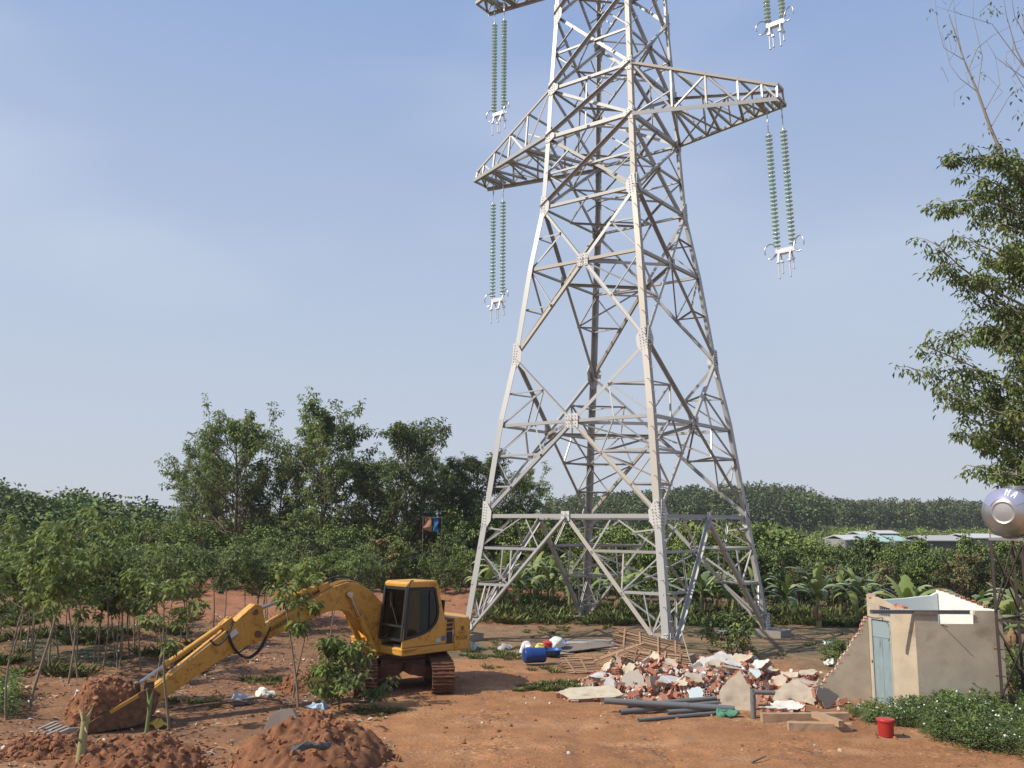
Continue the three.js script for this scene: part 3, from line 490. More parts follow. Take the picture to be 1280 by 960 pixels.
  part(cab, 'side_panel', extrude(sideOut, 0.05, 0.012, [rectHole.slice().reverse()]), yellow, [0, 0, -0.14]);
  const inset = (h, k) => { const cx = h.reduce((s, p) => s + p[0], 0) / h.length, cy = h.reduce((s, p) => s + p[1], 0) / h.length; return h.map(([x, y]) => [cx + (x - cx) * k, cy + (y - cy) * k]); };
  part(cab, 'door_frame', extrude(inset(doorHole, 1.035), 0.06, 0.01, [inset(doorHole, 0.92).reverse()]), black, [0, 0, -1.105]);
  part(cab, 'door_frame', merged([moved(new THREE.BoxGeometry(0.025, 1.14, 0.04), [-0.02, 2.03, -1.112])]), black);
  const pane = new THREE.MeshPhysicalMaterial({ color: lin(0.10, 0.115, 0.115), roughness: 0.03, transmission: 1, thickness: 0 });
  part(cab, 'window', extrude(inset(doorHole, 0.93), 0.006), pane, [0, 0, -1.10]);
  part(cab, 'window', extrude(inset(rectHole, 1.0), 0.006), pane, [0, 0, -0.14]);
  const tilt = Math.atan2(0.14, 1.25);
  part(cab, 'roof', rbox(0.94, 0.09, 1.0, 0.035, [0.21, 2.725, -0.62]), yellow);
  part(cab, 'roof_edge', rbox(0.1, 0.12, 0.98, 0.04, [0.68, 2.68, -0.62]), yellow);
  part(cab, 'back_panel', box(0.04, 1.1, 0.92, [-0.5, 1.7, -0.62], [0, 0, 0.08]), black);
  for (const z of [-1.08, -0.16]) part(cab, 'front_post', box(0.07, 1.36, 0.07, [0.775, 1.98, z], [0, 0, tilt]), black);
  part(cab, 'front_frame', merged([box(0.06, 0.06, 0.92, [0.845, 1.32, -0.62]), box(0.06, 0.05, 0.92, [0.81, 1.66, -0.62]), box(0.05, 0.07, 0.92, [0.70, 2.60, -0.62])]), black);
  part(cab, 'windscreen', box(0.006, 0.93, 0.88, [0.755, 2.13, -0.62], [0, 0, tilt]), pane); part(cab, 'windscreen', box(0.006, 0.30, 0.88, [0.83, 1.49, -0.62], [0, 0, tilt]), pane);
  part(cab, 'wiper', merged([cyl(V(0.86, 1.68, -0.9), V(0.80, 2.3, -0.5), 0.008), cyl(V(0.81, 2.1, -0.52), V(0.78, 2.5, -0.5), 0.012)]), black);
  part(cab, 'handrail', tube([V(0.80, 1.45, -1.17), V(0.84, 1.6, -1.18), V(0.78, 2.3, -1.18), V(0.72, 2.68, -1.17), V(0.62, 2.79, -1.12), V(0.52, 2.79, -1.08)], 0.018, 30), black);
  part(cab, 'floor', box(1.3, 0.06, 0.9, [0.15, 1.16, -0.62]), black);
  part(cab, 'seat', merged([rbox(0.5, 0.14, 0.5, 0.05, [0.0, 1.62, -0.62]), rbox(0.14, 0.62, 0.48, 0.05, [-0.26, 1.95, -0.62], [0, 0, 0.15]), rbox(0.1, 0.22, 0.26, 0.04, [-0.33, 2.38, -0.62], [0, 0, 0.15]), box(0.4, 0.36, 0.4, [0, 1.36, -0.62])]), M(0.03, 0.03, 0.032, 0.9));
  part(cab, 'control_levers', merged([cyl(V(0.5, 1.18, -0.75), V(0.42, 1.78, -0.75), 0.015), cyl(V(0.5, 1.18, -0.5), V(0.42, 1.78, -0.5), 0.015), rbox(0.3, 0.24, 0.12, 0.03, [0.15, 1.65, -0.95]), rbox(0.3, 0.24, 0.12, 0.03, [0.15, 1.65, -0.3])]), M(0.06, 0.06, 0.06, 0.6));
  // engine hood, side panel with grilles, counterweight, exhaust
  part(ex, 'engine_hood', merged([rbox(0.95, 0.58, 2.18, 0.05, [-1.0, 1.42, 0]), rbox(0.5, 0.10, 1.5, 0.04, [-0.85, 1.74, 0.2])]), yellow);
  part(ex, 'counterweight', extrude([[-0.9, -1.1], [-1.28, -1.1], [-1.40, -1.02], [-1.62, -0.6], [-1.70, 0], [-1.62, 0.6], [-1.40, 1.02], [-1.28, 1.1], [-0.9, 1.1]].map(([x, z]) => [x, z]), 0.86, 0.05).rotateX(Math.PI / 2).translate(0, 1.345, 0), yellow);
  for (let i = 0; i < 4; i++) part(ex, 'grille', box(0.17, i === 3 ? 0.30 : 0.07, 0.02, [-0.71, i === 3 ? 1.27 : 1.71 - i * 0.11, -1.11]), rubber);
  part(ex, 'notice_sticker', box(0.13, 0.14, 0.006, [-0.88, 1.40, -1.105]), M(0.62, 0.60, 0.55, 0.6)); part(ex, 'round_badge', moved(new THREE.CylinderGeometry(0.07, 0.07, 0.006, 20), [-0.48, 1.28, -1.135], [Math.PI / 2, 0, 0]), M(0.08, 0.12, 0.30, 0.5)); part(ex, 'notice_sticker', box(0.14, 0.09, 0.006, [-0.30, 1.24, -1.135]), M(0.40, 0.50, 0.48, 0.6));
  const yc = '#b98a2c';
  part(ex, 'lettering', new THREE.PlaneGeometry(0.40, 0.13), new THREE.MeshStandardMaterial({ map: lettering('PC120', 0.40, 0.13, '#2b2418', 'bold 170px sans-serif', yc), roughness: 0.6 }), [-1.09, 1.245, -1.155], [0, Math.PI, 0]);
  part(ex, 'lettering', new THREE.PlaneGeometry(0.26, 0.06), new THREE.MeshStandardMaterial({ map: lettering('KOMATSU', 0.26, 0.06, '#2b2418', 'bold 100px sans-serif', yc), roughness: 0.6 }), [-1.10, 1.37, -1.155], [0, Math.PI, 0]);
  part(ex, 'emblem', merged([box(0.012, 0.1, 0.006, [-1.16, 1.49, -1.157]), box(0.09, 0.012, 0.006, [-1.12, 1.53, -1.157]), box(0.012, 0.1, 0.006, [-1.075, 1.49, -1.157]), box(0.09, 0.012, 0.006, [-1.12, 1.445, -1.157]), box(0.03, 0.04, 0.006, [-1.115, 1.49, -1.157])]), black);
  part(ex, 'exhaust_stack', merged([moved(new THREE.CylinderGeometry(0.13, 0.15, 0.14, 18), [-0.75, 1.82, -0.62]), moved(new THREE.CylinderGeometry(0.06, 0.06, 0.25, 12), [-0.9, 1.9, 0.3])]), black);
  part(ex, 'tool_box', merged([rbox(0.75, 0.42, 0.62, 0.04, [0.42, 1.32, 0.78]), rbox(0.3, 0.14, 0.5, 0.03, [0.8, 1.2, 0.78])]), yellow); part(ex, 'handrail', tube([V(0.7, 1.5, 0.5), V(0.7, 2.0, 0.52), V(0.2, 2.05, 0.52), V(0.2, 1.5, 0.5)], 0.018, 30), yellow);
  part(ex, 'headlamp', merged([moved(new THREE.CylinderGeometry(0.06, 0.05, 0.06, 14), [0.81, 1.5, 0.6], [0, 0, Math.PI / 2])]), M(0.75, 0.72, 0.6, 0.2));
  // boom: box section bent at the knee
  const boomZ = 0.15;
  const boom = [[0.42, 1.05], [0.30, 1.25], [0.55, 1.95], [0.80, 2.22], [1.15, 2.52], [1.50, 2.70], [1.80, 2.74], [2.17, 2.66], [3.10, 2.24], [4.05, 1.82], [4.38, 1.68], [4.42, 1.56], [4.30, 1.48], [4.05, 1.53], [3.10, 1.85], [2.35, 2.08], [2.0, 2.10], [1.72, 2.02], [1.50, 1.75], [1.15, 1.45], [0.72, 1.12], [0.55, 1.02]];
  const boomPart = part(ex, 'boom', extrude(boom, 0.34, 0.02), yellow, [0, 0, boomZ]);
  part(boomPart, 'top_plate', merged([tube([V(0.62, 2.08, 0), V(1.15, 2.53, 0), V(1.5, 2.71, 0), V(1.8, 2.755, 0), V(2.17, 2.67, 0), V(3.1, 2.25, 0), V(3.9, 1.89, 0)].map((p) => p.add(V(0, 0.025, -0.1))), 0.022, 40), tube([V(0.62, 2.08, 0), V(1.15, 2.53, 0), V(1.5, 2.71, 0), V(1.8, 2.755, 0), V(2.17, 2.67, 0), V(3.1, 2.25, 0), V(3.9, 1.89, 0)].map((p) => p.add(V(0, 0.025, 0.02))), 0.022, 40), tube([V(1.5, 2.71, 0), V(1.8, 2.755, 0), V(2.17, 2.67, 0), V(3.1, 2.25, 0), V(3.6, 2.02, 0)].map((p) => p.add(V(0, 0.03, 0.1))), 0.018, 40)]), M(0.36, 0.17, 0.05, 0.6));
  part(boomPart, 'lettering', new THREE.PlaneGeometry(0.62, 0.13), new THREE.MeshStandardMaterial({ map: lettering('KOMATSU', 0.62, 0.13, '#2b2418', 'bold 100px sans-serif', '#a87a26'), roughness: 0.6 }), [3.72, 1.83, -0.174], [0, Math.PI, 0.427]);
  part(boomPart, 'lettering', new THREE.PlaneGeometry(0.32, 0.14), new THREE.MeshStandardMaterial({ map: lettering('PC120', 0.32, 0.14, '#2b2418', 'bold 150px sans-serif', '#a87a26'), roughness: 0.6 }), [2.74, 2.14, -0.174], [0, Math.PI, 0.40]);
  part(boomPart, 'pivot_pin', merged([moved(new THREE.CylinderGeometry(0.07, 0.07, 0.42, 16), [1.80, 2.45, 0], [Math.PI / 2, 0, 0]), moved(new THREE.CylinderGeometry(0.08, 0.08, 0.44, 16), [4.28, 1.66, 0], [Math.PI / 2, 0, 0]), moved(new THREE.CylinderGeometry(0.09, 0.09, 0.46, 16), [0.48, 1.2, 0], [Math.PI / 2, 0, 0])]), rustSteel);
  const ram = (name, a, b, f, r, z, parent = ex) => { const m = a.clone().lerp(b, f), c = part(parent, name, merged([cyl(a, m, r, r, 16), cyl(m.clone().lerp(a, 0.06), m, r * 1.25, r * 1.25, 16), moved(new THREE.CylinderGeometry(r * 1.1, r * 1.1, r * 1.6, 14), [a.x, a.y, a.z], [Math.PI / 2, 0, 0])]), yellow); part(c, 'piston_rod', merged([cyl(m, b, r * 0.55, r * 0.55, 14), moved(new THREE.CylinderGeometry(r * 0.95, r * 0.95, r * 1.6, 14), [b.x, b.y, b.z], [Math.PI / 2, 0, 0])]), chrome); return c; };
  ram('boom_cylinder', V(0.98, 1.02, boomZ - 0.27), V(1.80, 2.45, boomZ - 0.27), 0.62, 0.075); ram('boom_cylinder', V(0.98, 1.02, boomZ + 0.27), V(1.80, 2.45, boomZ + 0.27), 0.62, 0.075);
  part(ex, 'boom_bracket', merged([box(0.6, 0.5, 0.06, [0.62, 1.1, boomZ - 0.21]), box(0.6, 0.5, 0.06, [0.62, 1.1, boomZ + 0.21])]), yellow);
  part(ex, 'cylinder_bracket', merged([box(0.3, 0.22, 0.05, [2.45, 2.62, boomZ - 0.09], [0, 0, -0.4]), box(0.3, 0.22, 0.05, [2.45, 2.62, boomZ + 0.09], [0, 0, -0.4])]), yellow);
  ram('arm_cylinder', V(2.46, 2.68, boomZ), V(4.36, 2.17, boomZ), 0.66, 0.085);
  // stick (dipper arm)
  const stick = [[4.20, 2.30], [4.36, 2.33], [4.52, 2.22], [5.15, 1.72], [6.72, 0.66], [6.80, 0.56], [6.72, 0.44], [6.55, 0.42], [5.3, 1.10], [4.55, 1.42], [4.32, 1.46], [4.14, 1.58], [4.08, 1.85]];
  const st = part(ex, 'dipper_arm', extrude(stick, 0.28, 0.02), yellow, [0, 0, boomZ]);
  part(st, 'notice_sticker', box(0.20, 0.13, 0.004, [4.88, 1.72, -0.142], [0, 0, -0.6]), M(0.62, 0.62, 0.58, 0.6));
  ram('bucket_cylinder', V(4.98, 1.98, boomZ), V(6.98, 0.82, boomZ), 0.72, 0.065);
  part(st, 'cylinder_bracket', merged([box(0.3, 0.2, 0.05, [5.0, 1.93, -0.08], [0, 0, -0.6]), box(0.3, 0.2, 0.05, [5.0, 1.93, 0.08], [0, 0, -0.6])]), yellow);
  part(ex, 'bucket_link', merged([cyl(V(6.98, 0.82, boomZ - 0.13), V(6.55, 0.56, boomZ - 0.17), 0.035), cyl(V(6.98, 0.82, boomZ + 0.13), V(6.55, 0.56, boomZ + 0.17), 0.035), cyl(V(6.98, 0.82, boomZ - 0.06), V(7.05, 0.55, boomZ - 0.06), 0.05), cyl(V(6.98, 0.82, boomZ + 0.06), V(7.05, 0.55, boomZ + 0.06), 0.05)]), rustSteel);
  for (const dz of [-0.16, 0.16, -0.12]) part(ex, 'hose', tube([V(3.95, 1.80, boomZ + dz), V(4.25, 1.35 + dz * 0.3, boomZ + dz * 1.6), V(4.55, 1.18 + dz * 0.2, boomZ + dz * 1.7), V(4.85, 1.35, boomZ + dz * 1.5), V(5.05, 1.78, boomZ + dz)], 0.022, 40), rubber);
  part(ex, 'hose', tube([V(1.2, 2.5, boomZ - 0.1), V(1.6, 2.84, boomZ), V(2.1, 2.88, boomZ), V(2.5, 2.76, boomZ)], 0.024, 30), rubber); part(ex, 'hose', tube([V(4.9, 2.0, boomZ - 0.12), V(5.05, 1.7, boomZ - 0.2), V(5.3, 1.5, boomZ - 0.2), V(5.45, 1.62, boomZ - 0.12)], 0.02, 30), rubber);
  part(st, 'pivot_pin', merged([moved(new THREE.CylinderGeometry(0.07, 0.07, 0.36, 16), [4.36, 2.17, 0], [Math.PI / 2, 0, 0]), moved(new THREE.CylinderGeometry(0.07, 0.07, 0.5, 16), [6.68, 0.53, 0], [Math.PI / 2, 0, 0])]), rustSteel);
  // bucket lying open side up: curved back, side plates, lip with teeth
  const bucketMat = new THREE.MeshStandardMaterial({ color: lin(0.21, 0.12, 0.062), roughness: 0.9, map: mudTex, bumpMap: mudTex, bumpScale: 0.02 });
  const B = new THREE.Group(); B.name = 'bucket'; ex.add(B); B.position.z = boomZ;
  const shell = [[6.80, 0.74], [6.72, 0.50], [6.80, 0.26], [6.98, 0.12], [7.25, 0.06], [8.30, 0.05], [8.42, 0.06]], bw = 0.98;
  const inner = shell.map(([x, y], i) => [x + (i < 4 ? 0.035 : 0), y + (i > 1 ? 0.035 : 0)]).reverse();
  part(B, 'bucket_shell', extrude([...shell, ...inner], bw), bucketMat);
  const sideP = [...shell, [8.30, 0.18], [7.75, 0.44], [7.15, 0.72], [6.95, 0.80]];
  part(B, 'side_plate', extrude(sideP, 0.03), bucketMat, [0, 0, -bw / 2 - 0.016]); part(B, 'side_plate', extrude(sideP, 0.03), bucketMat, [0, 0, bw / 2 + 0.016]);
  part(B, 'edge_strip', merged([box(0.62, 0.07, 0.02, [7.45, 0.54, -bw / 2 - 0.045], [0, 0, -0.43])]), yellow);
  part(B, 'ear_plates', merged([box(0.42, 0.5, 0.05, [6.92, 0.62, -0.2]), box(0.42, 0.5, 0.05, [6.92, 0.62, 0.2]), box(0.05, 0.3, bw * 0.9, [7.0, 0.72, 0])]), bucketMat);
  for (let i = 0; i < 5; i++) { const z = -bw / 2 + 0.08 + i * (bw - 0.16) / 4; part(B, 'bucket_tooth', extrude([[8.26, 0.04], [8.80, 0.06], [8.82, 0.09], [8.48, 0.19], [8.26, 0.17]], 0.085, 0.008), wornSteel, [0, 0, z]); }
  ex.updateMatrixWorld(true);
  // soil carried in the bucket
  const heap = new THREE.SphereGeometry(1, 110, 80), hp = heap.attributes.position, v = V(0, 0, 0);
  for (let i = 0; i < hp.count; i++) {
    v.fromBufferAttribute(hp, i); let x = v.x, y = v.y, z = v.z; const bx = Math.sign(x) * Math.pow(Math.abs(x), 0.75), bz = Math.sign(z) * Math.pow(Math.abs(z), 0.6);
    let hx = 7.66 + bx * 0.78, top = table([[6.85, 0.80], [7.15, 0.88], [7.45, 0.97], [8.0, 1.0], [8.25, 0.62], [8.5, 0.12]], hx) - 0.26 * z * z * (hx < 7.8 ? 1 : 0.7), bottom = table([[6.8, 0.45], [7.0, 0.2], [7.25, 0.12], [8.3, 0.1], [8.5, 0.08]], hx);
    let hy = y > 0 ? bottom + (top - bottom) * Math.pow(y, 0.55) : bottom + 0.03 * y, hz = bz * (bw / 2 - 0.015) * (hx > 8.2 ? 0.9 : 1);
    const n = 0.11 * fbm(hx * 3.2, hz * 3.2 + 3, 5, hy * 3.2) * (y > 0.1 ? 1 : 0); hp.setXYZ(i, hx + n * 0.6, hy + n, hz);
  }
  heap.computeVertexNormals();
  const soil = solo('soil_heap', heap, new THREE.MeshStandardMaterial({ color: lin(0.30, 0.136, 0.066), roughness: 1, map: repeated(mudTex, 4, 3), bumpMap: repeated(mudTex, 4, 3), bumpScale: 0.04 }), 'heap of red earth filling the excavator bucket', 'earth', [0, 0, 0]); soil.applyMatrix4(B.matrixWorld);
  { const R = rng(15), ms = [], cs = [], g = roughen(new THREE.IcosahedronGeometry(0.045, 1), 0.03, 18, 4); for (let k = 0; k < 900; k++) { const i = Math.floor(R() * hp.count); v.fromBufferAttribute(hp, i); if (v.y < 0.16) continue; const q = 0.2 + Math.pow(R(), 3) * 1.3; ms.push(mat4(v.clone(), quat(R() * 6, R() * 6, R() * 6), V(q, q * 0.8, q))); const t = R.r(0.75, 1.2); cs.push(lin(0.29 * t, 0.13 * t, 0.064 * t)); } const m = stuff('clods', g, M(1, 1, 1, 1), ms, cs, null, null, soil); m.name = 'clods'; }
}
// ---------------------------------------------------------------- half demolished brick shed
const plasterMap = noiseTexture(512, (u, v) => { const k = 0.9 + 0.12 * tileFbm(u, v, 4, 5) + 0.05 * tileFbm(u, v, 50, 2), s = clamp(tileFbm(u + 0.2, v + 0.6, 3, 4) * 1.5 - 0.4, 0, 1); return [k * (1 - 0.10 * s), k * (1 - 0.13 * s), k * (1 - 0.18 * s)]; });
const render1 = new THREE.MeshStandardMaterial({ color: lin(0.54, 0.445, 0.325), roughness: 0.95, map: plasterMap, bumpMap: plasterMap, bumpScale: 0.008 }), render2 = new THREE.MeshStandardMaterial({ color: lin(0.54, 0.455, 0.345), roughness: 0.95, map: plasterMap, bumpMap: plasterMap, bumpScale: 0.008 });
const whitewash = new THREE.MeshStandardMaterial({ color: lin(0.78, 0.78, 0.75), roughness: 0.9, map: noiseTexture(256, (u, v) => { const k = 0.95 + 0.06 * tileFbm(u, v, 5, 4); return [k, k, k * 0.99]; }) }), paleBlue = M(0.60, 0.68, 0.66, 0.9), greyPlaster = M(0.34, 0.31, 0.26, 0.95), cream = new THREE.MeshStandardMaterial({ color: lin(0.60, 0.52, 0.38), roughness: 0.95, map: plasterMap });
const brickReds = [M(0.40, 0.165, 0.10, 0.95), M(0.45, 0.215, 0.14, 0.95), M(0.32, 0.125, 0.075, 0.95), M(0.42, 0.28, 0.215, 0.95)], ironDark = M(0.05, 0.04, 0.035, 0.7, 0.4), steelGrey = M(0.26, 0.27, 0.27, 0.55, 0.4);
// a hollow clay brick, its channels running along x
const hollow = (len, big = 1) => { const a = 0.046 * big, h = 0.017 * big, g = extrude([[-a, -a], [a, -a], [a, a], [-a, a]], len, 0, [-1, 1].flatMap((i) => [-1, 1].map((j) => [[i * 0.022 * big - h, j * 0.022 * big - h], [i * 0.022 * big - h, j * 0.022 * big + h], [i * 0.022 * big + h, j * 0.022 * big + h], [i * 0.022 * big + h, j * 0.022 * big - h]]))); return g.rotateY(Math.PI / 2); };
const wholeBrick = hollow(0.19), halfBrick = hollow(0.10), stubBrick = hollow(0.14), wallBrick = hollow(0.098);
{
  const P0 = V(9.41, 0, -21.7), P1 = V(8.88, 0, -23.18), P2 = V(10.78, 0, -23.35), P3 = V(11.46, 0, -21.72), T = 0.1;
  const shed = thing('brick_shed', 'roofless cement-rendered brick shed with a pale blue door and broken walls', 'shed', [P0.x, 0, P0.z]);
  const wall = (name, a, b, outline, holes, mat, off = 0) => {       // outline in (distance along a->b, height); thickness T, outer face on the line
    const d = b.clone().sub(a), len = d.length(), g = extrude(outline(len), T, 0, holes ?? []); g.translate(0, 0, -T / 2 - off);
    const uv = g.attributes.uv; for (let i = 0; i < uv.count; i++) uv.setXY(i, uv.getX(i) / 2, uv.getY(i) / 2);
    const m = part(shed, name, g, mat); m.position.copy(a).sub(P0); m.rotation.y = -Math.atan2(d.z, d.x); return m;
  };
  // wall with the door (seen sunlit), front wall with the notch, back and right walls
  const len1 = P0.distanceTo(P1);
  const doorWall = wall('door_wall', P1, P0, (L) => [[0, -0.1], [0.10, -0.1], [0.10, 1.98], [0.78, 1.98], [0.78, -0.1], [L, -0.1], [L, 2.30], [0.95, 2.34], [0.80, 2.36], [0.5, 2.46], [0.18, 2.54], [0, 2.56]], [[[0.42, 2.06], [0.42, 2.32], [0.80, 2.28], [0.80, 2.06]]], render1);
  const frontWall = wall('front_wall', P0, P3, (L) => [[0.002, -0.1], [L, -0.1], [L, 2.30], [1.42, 2.30], [1.42, 1.99], [0.55, 1.99], [0.55, 2.31], [0.002, 2.305]], null, render2);
  wall('right_wall', P3, P2, (L) => [[0.105, -0.1], [L, -0.1], [L, 2.66], [L - 0.35, 2.60], [L - 0.7, 2.50], [0.6, 2.40], [0.4, 2.33], [0.105, 2.31]], null, whitewash);
  wall('back_wall', P2, P1, (L) => [[0.105, -0.1], [L - 0.105, -0.1], [L - 0.105, 2.42], [L * 0.7, 2.44], [L * 0.5, 2.46], [L * 0.3, 2.50], [0.25, 2.53], [0.105, 2.6]], null, paleBlue);
  // broken cross wall left of the door, with its ragged brick edge
  const PL = V(7.52, 0, -23.26), edge = [[0, 0.28], [0.16, 0.36], [0.34, 0.62], [0.52, 0.74], [0.66, 1.02], [0.84, 1.20], [0.98, 1.46], [1.14, 1.62], [1.22, 1.86], [1.33, 2.02]];
  const cross = wall('broken_wall', PL, V(P1.x - 0.004, 0, P1.z + 0.02), (L) => [[0, -0.1], [L, -0.1], [L, 2.02], ...edge.slice().reverse().map(([x, y]) => [Math.min(x, L - 0.01), y])], null, render2);
  const R = rng(5);
  for (let i = 0; i < edge.length - 1; i++) for (let k = 0; k < 2; k++) { const f = (k + 0.5) / 2, x = edge[i][0] + (edge[i + 1][0] - edge[i][0]) * f, y = edge[i][1] + (edge[i + 1][1] - edge[i][1]) * f; part(cross, 'brick', wallBrick, R.pick(brickReds), [x + 0.02, y - 0.025, -T / 2], [0, Math.PI / 2 + R.r(-0.1, 0.1), R.r(-0.3, 0.3)]); }
  for (let i = 0; i < 4; i++) part(doorWall, 'brick', wallBrick, R.pick(brickReds), [0.95 + i * 0.09, 2.345 - i * 0.008, -T / 2], [0, R.r(-0.2, 0.2), R.r(-0.4, 0.4)]);
  part(doorWall, 'brick', wholeBrick, brickReds[3], [0.17, 2.53, -T / 2 + 0.02], [0, 0.4, -0.2]);
  // bricks showing along the top of the right wall
  for (let i = 0; i < 9; i++) { const z = i / 8; part(shed, 'brick', wallBrick, R.pick(brickReds), [...P2.clone().lerp(P3, 0.05 + z * 0.72).sub(P0).add(V(-0.03, 2.66 - z * 0.29, 0)).toArray()], [0, 1.2 + R.r(-0.3, 0.3), R.r(-0.2, 0.2)]); }
  // door: two boarded leaves in a frame
  const doorPaint = new THREE.MeshStandardMaterial({ color: lin(0.26, 0.345, 0.375), roughness: 0.7, map: plasterMap }), door = new THREE.Group(); door.name = 'door'; doorWall.add(door);
  part(door, 'door_panel', box(0.325, 1.55, 0.03, [0.275, 0.77, -0.04]), doorPaint); part(door, 'door_panel', box(0.325, 1.55, 0.03, [0.607, 0.77, -0.04]), doorPaint); part(door, 'door_panel', box(0.66, 0.38, 0.035, [0.44, 1.745, -0.035]), M(0.24, 0.30, 0.325, 0.7)); part(door, 'door_frame', merged([box(0.035, 2.0, 0.07, [0.118, 0.98, -0.03]), box(0.035, 2.0, 0.07, [0.762, 0.98, -0.03])]), M(0.32, 0.33, 0.30, 0.8)); part(door, 'hinge', merged([box(0.03, 0.1, 0.02, [0.75, 1.66, -0.012]), box(0.03, 0.1, 0.02, [0.75, 0.3, -0.012]), box(0.03, 0.06, 0.02, [0.10, 0.95, 0.008])]), ironDark);
  // barred vent beside the door top
  const win = new THREE.Group(); win.name = 'window'; doorWall.add(win); part(win, 'window_frame', merged([box(0.38, 0.025, 0.05, [0.61, 2.072, -0.04]), box(0.025, 0.24, 0.05, [0.433, 2.19, -0.04]), box(0.025, 0.22, 0.05, [0.787, 2.17, -0.04])]), M(0.3, 0.31, 0.33, 0.6)); for (let i = 0; i < 5; i++) part(win, 'window_bar', box(0.022, 0.24, 0.02, [0.48 + i * 0.062, 2.18 - i * 0.006, -0.04]), M(0.2, 0.21, 0.23, 0.6));
  part(win, 'vent_backing', box(0.36, 0.24, 0.01, [0.61, 2.18, -0.095]), M(0.14, 0.15, 0.17, 0.9));
  part(frontWall, 'wall_hook', tube([V(0.62, 1.98, 0.0), V(0.64, 1.97, 0.13), V(0.66, 1.95, 0.20)], 0.012, 10), ironDark);
  // steel channel lying along the wall top
  solo('steel_channel', extrude([[0, 0], [0.09, 0], [0.09, 0.09], [0, 0.09], [0, 0.082], [0.082, 0.082], [0.082, 0.008], [0, 0.008]], 2.34).rotateY(Math.PI / 2), steelGrey, 'long grey steel channel lying along the top of the shed front wall', 'beam', [9.56, 2.225, -21.655]);
  solo('bent_wire', tube([V(8.55, 2.10, -22.4), V(8.75, 2.06, -22.35), V(8.98, 2.05, -22.5), V(9.05, 1.98, -22.7), V(9.02, 1.95, -22.85)], 0.01, 24, 6), ironDark, 'thin bent wire sticking out above the pale blue door', 'wire');
}

